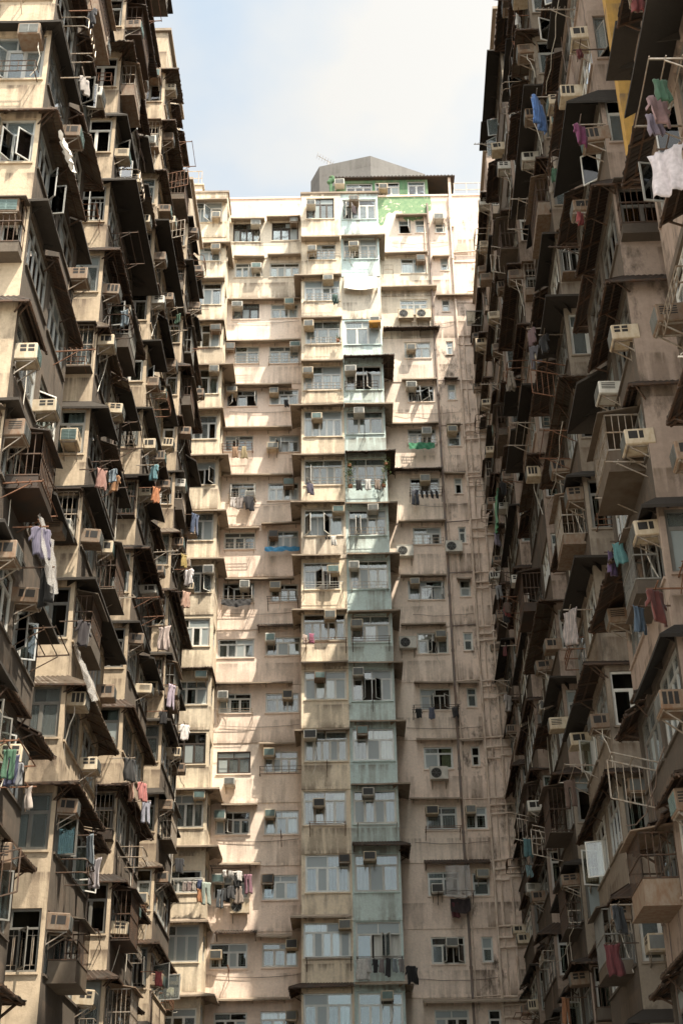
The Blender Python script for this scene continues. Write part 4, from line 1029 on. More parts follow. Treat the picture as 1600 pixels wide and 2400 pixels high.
bk_cloth('E', 3.65, -.57, zk(6) - .3, 'trousers', (.05, .06, .09), 'dark jeans ' + W2, .85, 10); bk_cloth('E', 3.72, -.45, zk(6) - .55, 'towel', (.6, .54, .46), 'pale towel behind the jeans ' + W2, .7)
for i in range(4): bk_cloth('E', 3.98 + .24 * i, -.57, zk(6) - .32, 'shirt', (.02, .02, .025), ['first', 'second', 'third', 'last'][i] + ' of four black tops beside the dark jeans ' + W2, .55, 60)
bk_cloth('E', 3.35, -.57, zk(10) - .52, 'shirt', (.02, .02, .02), 'black vest on the long rack of the pink wall, eleventh row down', .65); bk_cloth('E', 3.95, -.57, zk(10) - .5, 'towel', (.22, .24, .36), 'slate blue towel on the long rack of the pink wall', .75); bk_cloth('E', 5.0, -.57, zk(10) - .52, 'small', (.05, .045, .05), 'dark pointed cloth at the end of the long rack of the pink wall', 1.5)
bk_cloth('C', -1.5, -.45, zk(6) - .75, 'shirt', (.05, .045, .09), 'navy jacket hung from the sill of the cream bay, seventh row down', .85, 35)
bk_cloth('C', -1.75, -.5, zk(9) - .35, 'shirt', (.65, .5, .42), 'peach top at the corner of the cream bay, tenth row down', .6, 40); bk_cloth('C', -1.45, -.5, zk(9) - .3, 'towel', (.55, .09, .25), 'pink cloth at the corner of the cream bay, tenth row down', .65, 20)
for i, nm in enumerate(('first', 'second')): bk_cloth('C', -.75 + .14 * i, -.35, zk(7) - .85, 'small', (.03, .03, .03), nm + ' of two tiny dark socks below the cream bay, eighth row down', .5)
bk_cloth('C', -.4, -.35, zk(7) - .82, 'towel', (.72, .68, .62), 'white towel below the cream bay, eighth row down', .7)
bk_cloth('C', -1.0, -.25, zk(2) - .62, 'small', (.03, .10, .08), 'dark green leaf-shaped cloth on the cream bay, third row down', .1)
bk_cloth('C', -.15, -.42, zk(2) - .62, 'small', (.03, .10, .08), 'dark green cloth on the railing of the cream bay, third row down', 1.7, 20)
for i, (nm, c_) in enumerate((('black', (.02, .02, .02)), ('white', (.7, .68, .64)), ('tan', (.42, .30, .22)))): bk_cloth('D', .85 + .45 * i, -.57, zk(6) - .66, 'towel', c_, nm + ' towel under the plants of the pale blue bay', .8)
bk_cloth('D', .85, -.3, zk(0) + .25, 'shirt', (.6, .52, .48), 'pale shirt hanging in the open top window of the pale blue bay', .6, 70); bk_cloth('D', .95, -.4, zk(0) - .1, 'towel', (.05, .02, .03), 'dark cloth hanging in the open top window of the pale blue bay', .75, 40)
W3 = 'on the line of the lowest pale blue bay'
for i, (kd, c_, nm) in enumerate((('sheet', (.70, .68, .64), 'white sheet'), ('towel', (.66, .63, .6), 'white towel'), ('shirt', (.03, .03, .035), 'black shirt'), ('towel', (.32, .26, .26), 'brown towel'), ('trousers', (.03, .03, .035), 'black trousers'), ('towel', (.25, .32, .36), 'grey-blue towel'), ('shirt', (.40, .36, .35), 'grey shirt'))):
    bk_cloth('D', .55 + .26 * i, -.57, zk(14) - .68, kd, c_, nm + ' ' + W3, .55 if kd == 'sheet' else .75, 0 if kd == 'sheet' else 50)
bk_cloth('D', 2.5, -.5, zk(14) - .95, 'shirt', (.01, .01, .012), 'bulky black coat at the corner of the lowest pale blue bay', 1.0, 20); bk_cloth('D', 2.62, -.35, zk(14) - 1.0, 'towel', (.012, .012, .015), 'black towel behind the bulky black coat', .9, 20)
W4 = 'outside the laundry-crowded window of the pink recess'
for i, (kd, nm, c_, x, dz, s) in enumerate((('small', 'white sock', (.7, .68, .65), -5.25, .65, 1.0), ('small', 'grey sock', (.4, .38, .36), -5.0, .62, 1.2), ('towel', 'white towel', (.7, .67, .63), -4.85, .62, .7), ('shirt', 'white shirt', (.66, .63, .6), -4.62, .62, .6), ('trousers', 'pink trousers', (.48, .20, .30), -4.25, .45, .85),
        ('shirt', 'black shirt', (.02, .02, .022), -5.2, -.1, .8), ('shirt', 'dark grey shirt', (.06, .06, .065), -4.95, .0, .8), ('towel', 'black towel', (.02, .02, .02), -4.7, .55, .9), ('dress', 'beige patterned dress', (.5, .40, .33), -4.62, -.05, .8), ('trousers', 'slate trousers', (.07, .09, .11), -5.4, -.2, .8))):
    bk_cloth('B', x, -.57 + .03 * (i % 3), zk(13) + dz, kd, c_, nm + ' ' + W4, s, 25 if i % 2 else -10)
W5 = 'on the corner bay beside the pink recess, low down'
for i, (kd, nm, c_, x, dz, s) in enumerate((('towel', 'beige towel', (.55, .44, .38), -6.75, -.25, .55), ('towel', 'rosy towel', (.55, .36, .33), -6.55, -.25, .55), ('towel', 'cream towel', (.6, .52, .44), -6.35, -.25, .55), ('towel', 'blue towel', (.07, .12, .32), -6.12, -.15, .6), ('towel', 'orange towel', (.75, .25, .03), -6.08, -.55, .8), ('trousers', 'pale green trousers', (.36, .45, .38), -5.85, -.3, .95), ('shirt', 'black shirt', (.02, .02, .025), -7.0, .75, .9))):
    bk_cloth('A', x, -.5, zk(13) + dz, kd, c_, nm + ' ' + W5, s, 20)
rack(BK, FRONT(1.8), -6.6, zk(13) - .25, 'rods', 'white_frame', 'carrying small towels on the corner bay, low down', .8)
bk_cloth('A', -6.9, -.45, zk(15) + 1.2, 'towel', (.5, .4, .33), 'brown towel on the corner bay at the bottom', .6)

# hanging plants on the pale blue bay
def plant(m, label, n, spread, drop, seed):
    g = random.Random(seed); r = link('potted_plant', None); r.matrix_world = m; tag(r, label, 'plant', 'plants on the pale blue bay')
    q = MB(); q.tube([(0, 0, -.14), (0, 0, 0)], .10, 9); link('pot', q.mesh('pot', 'pot'), r)
    q = MB()
    for i in range(n):
        a, b = g.uniform(0, 6.3), g.random(); c = Vector((math.cos(a) * spread * b, math.sin(a) * spread * b, g.uniform(-drop, .22) * (0.4 + b)))
        d = Vector((g.uniform(-1, 1), g.uniform(-1, 1), g.uniform(-.8, .5))).normalized() * g.uniform(.06, .11); s = d.cross(Vector((0, 0, 1))).normalized() * .025
        q.add([c, c + d * .5 + s, c + d + Vector((0, 0, -.02)), c + d * .5 - s], [(0, 1, 2, 3)])
    link('foliage', q.mesh('foliage', 'leaf'), r)
plant(BK.W @ T(.42, -2.1, zk(6) + .35), 'bushy green hanging plant at the cream-side corner of the pale blue bay', 190, .26, .9, 1); plant(BK.W @ T(2.2, -2.1, zk(6) + .4), 'bushy green hanging plant at the outer corner of the pale blue bay', 170, .25, .5, 2)
plant(BK.W @ T(.45, -2.1, zk(6) - .82), 'small spiky plant on the ledge, cream side of the pale blue bay', 60, .18, .1, 3); plant(BK.W @ T(2.05, -2.1, zk(6) - .80), 'small spiky plant on the ledge, outer end of the pale blue bay', 60, .18, .1, 4)
plant(BK.W @ T(-.05, -2.1, zk(3) - .55), 'small pale plant in the railing of the cream bay, fourth row down', 45, .15, .1, 5)

# ---- roof of the far block
sh = link('rooftop_shed', None); sh.matrix_world = T(0, 60, 54.5); tag(sh, 'green-walled rooftop shed with white windows and a flat tin roof', 'shed')
q = MB(); wall(q, T(0, .02, 0), 0.0, 5.2, 0.0, 2.0, [(0.55, 2.05, .86, 1.8), (2.2, 3.6, .88, 1.86), (4.05, 5.05, .86, 1.9)], sill=False); q.quad((0, .02, 0), (0, .02, 2.0), (0, 3, 2.0), (0, 3, 0)); q.quad((5.2, .02, 0), (5.2, 3, 0), (5.2, 3, 2.0), (5.2, .02, 2.0)); q.quad((0, 3, 0), (0, 3, 2.0), (5.2, 3, 2.0), (5.2, 3, 0))
link('wall', q.mesh('wall', 'green_paint'), sh)
q = MB(); q.box(-.05, 6.75, -.25, 3.2, 2.0, 2.06)
for i in range(34): q.box(-.05 + .2 * i, .03 + .2 * i, -.27, 3.2, 2.06, 2.085)
link('roof', q.mesh('roof', 'tin'), sh)
q = MB(); q.box(6.35, 6.5, -.12, .03, -1.6, 2.0); link('post', q.mesh('post', 'pipe_pale'), sh)
q = MB(); q.box(5.25, 6.6, 2.6, 2.8, 0, 2.0); link('back_wall', q.mesh('back_wall', 'rust'), sh)
class _S: pass
SH = _S(); SH.o = sh; SH.W = sh.matrix_world.copy(); SH.panes = []
for (a, b, c, d_) in ((0.55, 2.05, .86, 1.8), (2.2, 3.6, .88, 1.86), (4.05, 5.05, .86, 1.9)): window(SH, T(0, .02, 0), a, b, c, d_, 'c', rg)
for pn in SH.panes: link('pane', pane_me(pn[2]), pn[0], pn[1])
air_conditioner(SH, T(0, 0, 0), .2, 1.55, rg, 'air conditioner at the end of the green rooftop shed, under its roof edge')
air_conditioner(SH, T(0, 0, 0), 2.65, 1.2, rg, 'large air conditioner between the white windows of the green rooftop shed')
q = MB(); q.tube([(-.05, -.2, .1), (-.06, -.2, 1.5), (-.04, -.2, 1.9)], .10, 8); q.tube([(.1, -.2, .0), (.1, -.2, 1.4)], .05, 8); q.tube([(-.15, -.2, 1.62), (.02, -.24, 1.86), (.0, -.22, 2.05)], .17, 8)
o = link('parasol', q.mesh('parasol', 'green_paint')); o.matrix_world = T(-.25, 60, 54.5); tag(o, 'folded green parasol at the end of the rooftop shed', 'parasol')
q = MB(); q.box(0, .45, 0, .4, 0, .3); q.box(-.02, .47, -.02, .42, .3, .34); o = link('storage_box', q.mesh('storage_box', 'rust')); o.matrix_world = T(5.5, 60.4, 55.32); tag(o, 'small reddish box on the parapet beside the shed', 'box')
# grey water tank house
q = MB()
pl = [(-1.55, 64.2), (-1.0, 62.8), (2.05, 61.9), (5.4, 63.6), (5.6, 68), (-1.3, 68)]; tops = [60.3, 60.2, 60.15, 60.2, 60.2, 60.2]
n = len(pl); q.add([(x, y, 54.5) for x, y in pl] + [(x, y, z) for (x, y), z in zip(pl, tops)] + [(2.2, 65, 60.25)], [(i, (i + 1) % n, n + (i + 1) % n, n + i) for i in range(n)] + [(n + i, n + (i + 1) % n, 2 * n) for i in range(n)])
th = link('water_tank_house', q.mesh('water_tank_house', 'grey_tank')); tag(th, 'faceted grey water tank house standing on the far roof', 'tank house')
q = MB(); q.tube([(-1.35, 62.9, 56.5), (-1.1, 62.6, 56.9), (.2, 62.3, 57.2)], .05, 6); q.tube([(-1.35, 62.95, 55.4), (-1.35, 62.9, 56.5)], .05, 6); link('vent_pipe', q.mesh('vent_pipe', 'steel_dark'), th)
q = MB(); q.tube([(0, 0, 0), (0, 0, 1.5)], .03, 6); q.tube([(-.9, -.2, 1.95), (.35, .15, 1.35)], .022, 5)
for i in range(7): c = Vector((-.9, -.2, 1.95)).lerp(Vector((.35, .15, 1.35)), i / 6); q.tube([c + Vector((-.08, .32, -.02)), c - Vector((-.08, .32, -.02))], .012, 4)
q.tube([(.1, 0, .9), (2.6, .4, .25)], .012, 4); q.box(-.3, .3, -.3, .3, -.1, .06)
o = link('tv_antenna', q.mesh('tv_antenna', 'galvanised')); o.matrix_world = T(-.45, 63.6, 60.25) @ Sc(.75, .75, .75); tag(o, 'tilted television antenna on the grey tank house', 'antenna')
# stair head and dish above the corner bay
q = MB(); q.box(-11.5, -7.75, 61, 65, 54.5, 57.2); q.box(-11.6, -7.65, 60.9, 65.1, 57.2, 57.3)
o = link('stair_head', q.mesh('stair_head', 'cream')); tag(o, 'plain cream stair head on the far roof beside the corner bay', 'roof hut')
q = MB()
for x in (-11, -10, -9, -8, -7.8): q.bar((x, 61.1, 57.3), (x, 61.1, 58.4), .04)
q.bar((-11, 61.1, 58.4), (-7.8, 61.1, 58.4), .04); q.bar((-11, 61.1, 57.85), (-7.8, 61.1, 57.85), .03)
o = link('railing', q.mesh('railing', 'galvanised')); tag(o, 'thin metal railing on top of the cream stair head', 'railing')
q = MB(); seg = 14; prof = [(0.02, 0), (.3, .05), (.52, .16), (.68, .34)]
for r_, h_ in prof: q.v += [(r_ * math.cos(2*math.pi*k/seg), r_ * math.sin(2*math.pi*k/seg), h_) for k in range(seg)]
q.f += [(i*seg+k, i*seg+(k+1) % seg, (i+1)*seg+(k+1) % seg, (i+1)*seg+k) for i in range(3) for k in range(seg)]; q.m = [0] * len(q.f); q.tube([(0, 0, 0), (.1, .1, .6)], .02, 5); q.tube([(0, 0, -1.1), (0, 0, .02)], .04, 6)
o = link('satellite_dish', q.mesh('satellite_dish', 'galvanised')); o.matrix_world = T(-7.25, 60.9, 55.6) @ RX(R(18)); tag(o, 'round satellite dish on the far roof beside the stair head', 'satellite dish')
q = MB(); q.box(6.9, 7.6, 60.6, 60.9, 55.32, 55.9); q.disc((7.2, 55.62), .2, 14, 60.597)
o = link('roof_condenser', q.mesh('roof_condenser', ['ac_cream'])); tag(o, 'outdoor unit on the parapet at the shadowed end of the far roof', 'air conditioner')
q = MB()
for x in (6.7, 7.4, 8.1, 8.8, 9.5): q.bar((x, 60.15, 55.32), (x, 60.15, 56.3), .035)
for z in (55.8, 56.3): q.bar((6.7, 60.15, z), (9.5, 60.15, z), .03)
o = link('railing', q.mesh('railing', 'galvanised')); tag(o, 'thin railing along the parapet beside the roof shed', 'railing')

# ------------------------------------------------------------------ the two side blocks
def side_block(B, bays, near, L, d, zroofs, k0, k1, mats, seed, bayname, dens):
    """bays: local x of the end that faces the camera; near = 'L' (low x end) or 'R' (high x end)"""
    rg = random.Random(seed); drift = 0.045
    def zs(k): return zk(k) + drift * (k - 5)
    xs = []
    for bi, xe in enumerate(bays):
        x0, x1 = (xe, xe + L) if near == 'L' else (xe - L, xe)
        xs.append((x0, x1)); EN = LEFT_END(x0, d) if near == 'L' else RIGHT_END(x1, d); FF = RIGHT_END(x1, d) if near == 'L' else LEFT_END(x0, d); FR = FRONT(d)
        vis = []; zroof = zroofs[bi]
        for k in range(k0, k1):
            pts = [B.w(FR, (x, 0, zs(k) + dz)) for x in (x0, x1, (x0 + x1) / 2) for dz in (-1.6, 1.0)]
            if any(seen(p, 150) for p in pts): vis.append(k)
        rows = {k: i for i, k in enumerate(k for k in vis)}
        far = xe if near == 'L' else -xe
        kz_top = zs(min(vis)) + 0.95 - drift; kz_bot = zs(max(vis)) - 1.85
        mt = mats[bi % len(mats)]
        for (za, zb) in ((kz_top, zroof), (0, kz_bot)):
            if zb - za > 0.05:
                mb = MB(); wall(mb, FR, x0, x1, za, zb, []); wall(mb, EN, 0, d, za, zb, []); wall(mb, FF, 0, d, za, zb, [])
                link('wall', mb.mesh('wall', mt), B.o)
        bn = bayname[bi]
        for k in vis:
            z = zs(k); row = '%s visible row' % ORD[rows[k]]
            zlo, zhi = z - 0.72 + rg.uniform(-.05, .08), z + 0.72
            blank = (bi, k) in BLANK.get(B.where, ())
            ew = (0.30, d - 0.11) if near == 'L' else (0.11, d - 0.30)
            mb = MB()
            wall(mb, EN, 0, d, z - 1.85, z + 0.95 - drift, [] if blank else [(ew[0], ew[1], zlo, zhi)])
            fw = []
            if far < 47: fw = [(x0 + .18, x0 + 2.35, zlo, zhi), (x1 - 2.3, x1 - .18, zlo, zhi)]
            else: fw = [(x0 + .18, x1 - .18, zlo, zhi)]
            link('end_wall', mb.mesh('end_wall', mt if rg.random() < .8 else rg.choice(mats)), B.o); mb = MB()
            wall(mb, FR, x0, x1, z - 1.85, z + 0.95 - drift, fw); wall(mb, FF, 0, d, z - 1.85, z + 0.95 - drift, [])
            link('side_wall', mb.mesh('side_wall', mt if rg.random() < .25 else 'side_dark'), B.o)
            st = rg.choice(('', '', 'c', 'k', 'o', 'ok', 'g', 'k'))
            if not blank: window(B, EN, ew[0], ew[1], zlo, zhi, st, rg, .5)
            for f_ in fw: window(B, FR, *f_, rg.choice(('', 'k', 'k', 'o', 'k')), rg, .3)
            # canopies: the near one turns the corner, the others are separate sheets along the court side
            kinds = ('s', 's', 's', 'r', 'r', 'q') if near == 'L' else ('s', 's', 'r', 'r', 'r', 'q')
            fs = 1.0 if far < 45 else .62
            cuts = [0.0] + sorted(rg.sample((1.7, 2.4, 3.1, 3.7), rg.choice((0, 1, 1, 2) if far > 30 else (1, 1, 2)))) + [L]
            for ci in range(len(cuts) - 1):
                if rg.random() < (.04 if ci == 0 else .12) or (bi, k) in NOCAN.get(B.where, ()): continue
                kd = rg.choice(kinds); p = rg.uniform(.34, .62) * fs * (.85 if far < 25 else 1); dr = rg.uniform(.03, .32); zc = z + 0.98 + (rg.uniform(-.22, .0) if ci else 0)
                if rg.random() < .05: p += .3 * fs; dr += .2
                t0, t1 = cuts[ci] + (.02 if ci else 0), cuts[ci + 1] - .02
                pe = rg.choice((.15, .22, .28, .32, .4, .4, .75)) if ci == 0 else 0; pf = rg.uniform(.3, .6) if ci == len(cuts) - 2 else 0
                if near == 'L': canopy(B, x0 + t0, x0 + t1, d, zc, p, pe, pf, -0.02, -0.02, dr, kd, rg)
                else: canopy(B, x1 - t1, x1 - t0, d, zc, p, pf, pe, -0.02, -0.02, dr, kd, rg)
            if rg.random() < .38 * dens and 22 < far < 56:
                t0 = rg.choice((.25, .6, 2.6)); wd = rg.uniform(1.4, 2.1); dp = rg.uniform(.35, .7) * fs
                a0_ = x0 + t0 if near == 'L' else x1 - t0 - wd; window_cage(B, FR, a0_, a0_ + wd, zlo - .12, z + .55, dp, rg)
            if not blank and rg.random() < .16 * dens: window_cage(B, EN, ew[0] - .05, ew[1] + .05, zlo - .08, zhi - .1, rg.uniform(.22, .4), rg)
            # air conditioners on the court side, near end first
            at = (lambda t: x0 + t) if near == 'L' else (lambda t: x1 - t)
            for t, pr, nm in ((.42, .66, 'first'), (2.45, .42, 'second'), (4.45, .33, 'third')):
                if rg.random() < pr * dens:
                    zz = z + rg.choice((.45, .4, -.35, -.5)); air_conditioner(B, FR, at(t) + rg.uniform(-.1, .25), zz, rg, '%s air conditioner along the %s, %s' % (nm, bn, row))
            if rg.random() < .42 * dens:
                a = ew[0] + (.32 if (rg.random() < .5) == (near == 'L') else ew[1] - ew[0] - .32)
                zz = z + (.46 if rg.random() < .75 else -.42); air_conditioner(B, EN, a, zz, rg, 'end wall air conditioner, %s, %s' % (bn, row), rg.choice(('', '', 't')))
            # racks and laundry
            if rg.random() < .62 * dens:
                t = rg.choice((1.2, 1.4, 3.6)); kd = rg.choice(('rods', 'loop', 'gate', 'cage', 'rods', 'pole')); mt_ = rg.choice(('rust', 'galvanised', 'galvanised', 'steel_dark'))
                wh = 'outside %s, %s' % (bn, row); zz = z - rg.choice((.7, .75, .2))
                rack(B, FR, at(t), zz, kd, mt_, wh)
                if kd in ('rods', 'loop') and rg.random() < .4:
                    for i in range(rg.choice((1, 2, 3))):
                        cn, cv = rg.choice(CNAME); kk = rg.choice(('shirt', 'trousers', 'towel', 'towel', 'shirt'))
                        garment(B.W @ FR @ T(at(t) + (-.4 + .38 * i), -.6, zz - .02) @ RZ(R(rg.uniform(50, 120))), kk, cv, '%s %s %s, %s, %s' % (('first hung', 'second hung', 'third hung')[i], cn, GNAME[kk], bn, row), rg.uniform(.6, .85))
            if rg.random() < .42 * dens:
                kd = rg.choice(('pole', 'cage', 'rods')); mt_ = rg.choice(('rust', 'steel_dark', 'galvanised'))
                rack(B, EN, (ew[0] + ew[1]) / 2, zlo - .1, kd, mt_, 'ending %s, %s' % (bn, row), .8)
    if near == 'L': parts = [(24.0, 59.9, zroofs[0])]
    else: parts = [(-59.9, -28.5, zroofs[-1]), (-28.49, -15.3, zroofs[0])]  # unseen near ends cut short and near roof lowered to admit more light
    for (lo, hi, zr) in parts:
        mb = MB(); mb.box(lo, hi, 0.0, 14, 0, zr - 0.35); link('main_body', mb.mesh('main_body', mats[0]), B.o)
        mb = MB(); mb.box(lo, hi, -0.15, 14.1, zr - .34, zr - .1); link('roof', mb.mesh('roof', 'slab'), B.o)
    for (x0, x1), zr in zip(xs, zroofs):
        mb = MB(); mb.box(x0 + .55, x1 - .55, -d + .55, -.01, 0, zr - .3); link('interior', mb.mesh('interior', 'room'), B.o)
        mb = MB(); mb.box(x0 - .12, x1 + .12, -d - .14, -.16, zr - .02, zr + .12); link('roof', mb.mesh('roof', 'slab'), B.o)
    zroof = min(zroofs)
    for i, (x0, x1) in enumerate(xs):                        # soil pipes in the light wells
        xx = (x0 - .6) if near == 'L' else (x1 + .6)
        pipe(B, [(xx, -.12, zroof - .4), (xx, -.12, 0)], .06, 'pipe_pale'); pipe(B, [(xx - .3, -.10, zroof - .4), (xx - .3, -.10, 0)], .045, 'pipe_dark')
    for i in range(16):                                      # loose cables strung along the court side
        x0, x1 = rg.choice(xs); k = rg.randrange(5, 16); z = zs(k) + rg.uniform(-1.5, .9); n = 8; y_ = -d - rg.uniform(.03, .5); sg = rg.uniform(.1, .6)
        q = MB(); q.tube([(x0 + (x1 - x0) * j / n, y_ - .05 * (j % 2), z - sg * math.sin(math.pi * j / n)) for j in range(n + 1)], .012, 4); link('cable', q.mesh('cable', rg.choice(('pipe_dark', 'hose'))), B.o)
        xx = rg.uniform(x0, x1); q = MB(); q.tube([(xx + .05 * math.sin(j), -d - .04 - .02 * (j % 2), z + 1.4 - j * .9) for j in range(7)], .014, 4); link('cable', q.mesh('cable', rg.choice(('pipe_dark', 'hose'))), B.o)
    return xs
NOCAN = {'sunlit block': {(1, 16), (1, 17)}}
BLANK = {'sunlit block': {(0, 12), (1, 17)}, 'shaded block': {(1, 12), (1, 13), (2, 13)}}
DL = 1.8
LW = Building('apartment_block', T(-6.95 - DL, 0, 0) @ RZ(R(90)), 'cream apartment block in full sun along the left side of the courtyard', 'sunlit block')
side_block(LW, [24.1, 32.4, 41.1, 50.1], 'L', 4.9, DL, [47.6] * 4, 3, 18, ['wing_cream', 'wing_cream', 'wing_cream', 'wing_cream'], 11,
           ['nearest sunlit bay', 'second sunlit bay', 'third sunlit bay', 'farthest sunlit bay'], 1.0)
aR = math.atan(0.033)
xr0 = 6.19 - 0.033 * 23.7 + DL
RW = Building('apartment_block', T(xr0, 0, 0) @ RZ(R(-90) - aR), 'shadowed pinkish apartment block along the right side of the courtyard', 'shaded block')
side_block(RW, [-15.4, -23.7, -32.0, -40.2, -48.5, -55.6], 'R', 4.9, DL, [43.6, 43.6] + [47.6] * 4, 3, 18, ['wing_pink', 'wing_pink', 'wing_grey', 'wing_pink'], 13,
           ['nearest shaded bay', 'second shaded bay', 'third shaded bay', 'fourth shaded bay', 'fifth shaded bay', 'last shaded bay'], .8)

# ---- laundry on the side blocks that the photo shows clearly
SP = [
(-6.20,24.89,28.68,'shirt',(0.02,0.02,0.03),'black shirt high on the nearest bay of the sunlit block',1.0),
(-6.20,24.82,26.22,'shirt',(0.6,0.52,0.47),'off-white shirt beside a cable on the nearest bay of the sunlit block',0.9),
(-6.20,39.54,23.82,'shirt',(0.12,0.45,0.55),'bright cyan shirt on the third bay of the sunlit block',1.0),
(-6.20,40.28,23.38,'towel',(0.8,0.25,0.03),'bright orange cloth just below the cyan shirt',1.0),
(-6.30,31.43,18.83,'towel',(0.7,0.3,0.22),'coral towel in a tube rack on the second sunlit bay',1.0),
(-6.20,25.15,13.70,'shirt',(0.1,0.09,0.16),'dusky purple shirt at the left edge above a black cloth',1.2),
(-6.20,26.02,13.20,'dress',(0.01,0.01,0.01),'large black cloth at the left edge below the purple shirt',1.2),
(-6.20,30.29,13.91,'shirt',(0.03,0.02,0.025),'black shirt above the clear plastic sheet on the sunlit block',1.1),
(-6.20,43.91,19.92,'towel',(0.7,0.55,0.5),'pale pink cloth in front of a tin awning on the sunlit block',1.6),
(-6.20,50.17,25.27,'shirt',(0.7,0.68,0.7),'white shirt on the farthest bay of the sunlit block',1.2),
(-6.20,49.60,23.99,'towel',(0.75,0.42,0.28),'peach towel below the white shirt on the farthest sunlit bay',1.2),
(-6.30,49.05,25.38,'towel',(0.75,0.5,0.05),'yellow towel next to the white shirt on the farthest sunlit bay',1.0),
(-6.20,51.42,28.50,'trousers',(0.08,0.14,0.3),'blue jeans at the end of the sunlit block before the corner bay',1.2),
(-6.20,46.61,18.82,'trousers',(0.5,0.38,0.5),'lilac plaid trousers on the sunlit block',1.15),
(-6.30,45.40,17.36,'shirt',(0.015,0.012,0.015),'black top below the lilac trousers',0.8),
(-6.20,50.97,18.94,'shirt',(0.75,0.73,0.72),'white shirt to the side of the lilac trousers',1.1),
(-6.20,40.90,13.36,'shirt',(0.75,0.2,0.18),'coral red shirt low on the third bay of the sunlit block',1.0),
(-6.20,41.96,13.09,'trousers',(0.3,0.32,0.42),'grey-blue trousers beside the coral red shirt',0.9),
(-6.20,38.33,13.24,'towel',(0.02,0.02,0.02),'shiny black bag-like cloth above an orange cloth on the sunlit block',1.2),
(-6.20,38.92,12.69,'towel',(0.75,0.35,0.2),'orange cloth under the shiny black one on the sunlit block',0.9),
(-6.30,33.65,9.66,'trousers',(0.25,0.32,0.38),'faded blue trousers low on the second sunlit bay',1.0),
(-6.30,34.64,9.35,'towel',(0.4,0.34,0.36),'long grey-brown towel beside the faded blue trousers',1.3),
(-6.20,26.28,8.52,'towel',(0.75,0.6,0.5),'cream and orange cloth at the left edge, low down',0.8),
(-6.20,46.82,8.89,'towel',(0.6,0.04,0.04),'red cloth low near the corner bay',0.8),
(5.55,27.96,28.50,'dress',(0.04,0.30,1.0),'bright blue dress on the shaded block',1.5),
(6.10,32.99,36.20,'towel',(0.8,0.22,0.03),'narrow orange cloth high on the shaded block',0.7),
(6.10,32.24,36.58,'towel',(0.6,0.58,0.52),'white cloth above the narrow orange one on the shaded block',1.0),
(5.50,23.15,22.72,'shirt',(0.45,0.03,0.25),'magenta shirt on the shaded block',1.0),
(5.70,23.04,24.97,'small',(0.25,0.02,0.02),'small dark red cloth near the top of the shaded block',1.0),
(5.35,16.85,15.97,'sheet',(0.75,0.66,0.7),'big white bed sheet bunched at the right edge',0.75),
(5.70,25.11,21.84,'small',(0.5,0.03,0.03),'small red cloth under an air conditioner of the shaded block',1.3),
(6.00,35.00,25.82,'shirt',(0.25,0.14,0.15),'reddish plaid shirt on the third bay of the shaded block',1.0),
(6.00,34.73,24.95,'trousers',(0.13,0.12,0.14),'grey trousers below the plaid shirt on the shaded block',1.1),
(6.00,33.05,24.14,'shirt',(0.01,0.01,0.012),'black shirt beside the grey trousers on the shaded block',1.1),
(6.50,48.09,27.91,'shirt',(0.015,0.015,0.018),'black shirt on the fifth bay of the shaded block',1.0),
(5.80,32.38,14.96,'towel',(0.35,0.3,0.28),'grey checked blanket hanging on the shaded block',1.7),
(5.40,21.68,10.39,'shirt',(0.28,0.04,0.025),'brick red jacket on a rack at the right edge',1.1),
(5.50,23.51,10.91,'towel',(0.06,0.13,0.22),'dark blue towel beside the brick red jacket',0.9),
(5.60,25.69,13.17,'towel',(0.17,0.08,0.25),'purple cloth on the shaded block',0.9),
(5.60,24.98,13.05,'towel',(0.07,0.35,0.36),'teal cloth beside the purple one on the shaded block',0.9),
(6.60,52.10,27.71,'towel',(0.4,0.32,0.45),'lilac cloth near the far end of the shaded block',1.0),
(6.60,52.45,22.66,'towel',(0.22,0.02,0.02),'dark red cloth near the far end of the shaded block',0.8),
(6.60,52.76,20.65,'shirt',(0.35,0.32,0.3),'grey shirt near the far end of the shaded block, above the pipes',1.2),
(6.30,47.95,13.40,'towel',(0.12,0.35,0.38),'teal towel low on the fifth bay of the shaded block',1.1),
(6.30,48.18,12.52,'small',(0.2,0.4,0.45),'small pale teal cloth below the teal towel',1.6),
(5.80,31.38,6.40,'towel',(0.2,0.02,0.03),'dark red towel low on the shaded block',1.2),
(6.00,40.30,6.77,'trousers',(0.6,0.2,0.03),'orange trousers at the bottom of the shaded block',0.9),
(5.80,30.27,6.98,'shirt',(0.05,0.06,0.07),'dark patterned shirt low on the shaded block',1.0)]
srg = random.Random(3)
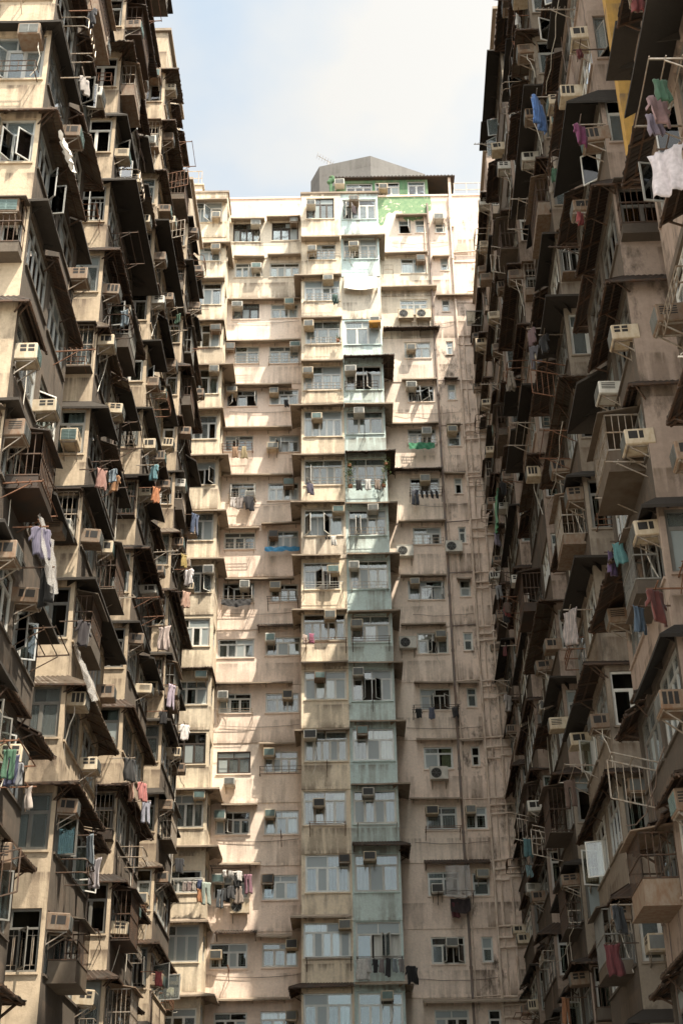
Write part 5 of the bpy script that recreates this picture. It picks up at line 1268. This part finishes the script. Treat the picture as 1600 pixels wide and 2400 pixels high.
for (x, y, z, kd, c, lab, s) in SP:
    z += EYE
    B = LW if x < 0 else RW
    li = B.W.inverted() @ Vector((x, y, z))
    s *= .8
    garment(T(x, y, z) @ RZ(R(srg.choice((-1, 1)) * srg.uniform(15, 60))), kd, c, lab, s)
    # the pole it hangs from reaches out from the bay front
    q = MB(); q.bar((0, 0.6, .05), (0, -.15, .06), .026); q.bar((-.35, 0, .045), (.35, 0, .045), .018)
    o = link('drying_rack', q.mesh('drying_rack', srg.choice(('rust', 'galvanised', 'steel_dark')))); o.matrix_world = B.W @ T(li.x, li.y, li.z - .05)
    tag(o, 'pole for the ' + lab, 'drying rack', 'clothes drying racks')
drape(LW, 30.2, 31.6, -2.35, 13.35 + EYE, .9, .22, 'plastic_sheet', 'plastic_sheet', 'wide clear plastic sheet spread over a rack on the second sunlit bay', 'plastic sheet', None, .4)
drape(LW, 25.1, 26.3, -2.5, 14.0 + EYE, 1.3, .15, 'plastic_sheet', 'plastic_sheet', 'clear plastic sheet round laundry at the left edge', 'plastic sheet', None, .25)
drape(LW, 23.7, 24.5, -2.35, 23.4 + EYE, .7, .05, 'cloth', 'cover_sheet', 'white cloth thrown over an air conditioner on the nearest sunlit bay', 'cloth', (.72, .68, .62), .3)
drape(RW, -51.6, -50.4, -2.3, 29.0 + EYE, 1.6, .05, 'cloth', 'tarpaulin', 'green tarpaulin on the shaded block, halfway down its far end', 'tarpaulin', (.03, .20, .08), .1)
# ochre strip and tall lattice window in the light well before the second shaded bay
mb = MB(); mb.box(-22.2, -21.9, -1.75, -.02, 22, 30); link('painted_pier', mb.mesh('painted_pier', 'ochre'), RW.o)

# ------------------------------------------------------------------ panes: the 300 that show largest on each block are pieces of their own
for B in (BK, LW, RW):
    sc = []
    for pn in B.panes:
        a = px(pn[4]); sc.append(((1 if seen(pn[4], 20) else 0) * pn[3] / a[2] ** 2, pn))
    sc.sort(key=lambda t: -t[0])
    for s, pn in sc[:300]: link('pane', pane_me(pn[2]), pn[0], pn[1])
    rest = {}
    for s, pn in sc[300:]:
        q = rest.setdefault('x', MB()); q.T = pn[0].matrix_basis @ pn[1]; q.mi = ('glass_clear', 'glass_dusty', 'glass_frosted').index(pn[2]); q.box(0, 1, 0, 1, 0, 1)
    if rest: o = link('pane', rest['x'].mesh('panes', ['glass_clear', 'glass_dusty', 'glass_frosted']), B.o); o['kind'] = 'stuff'
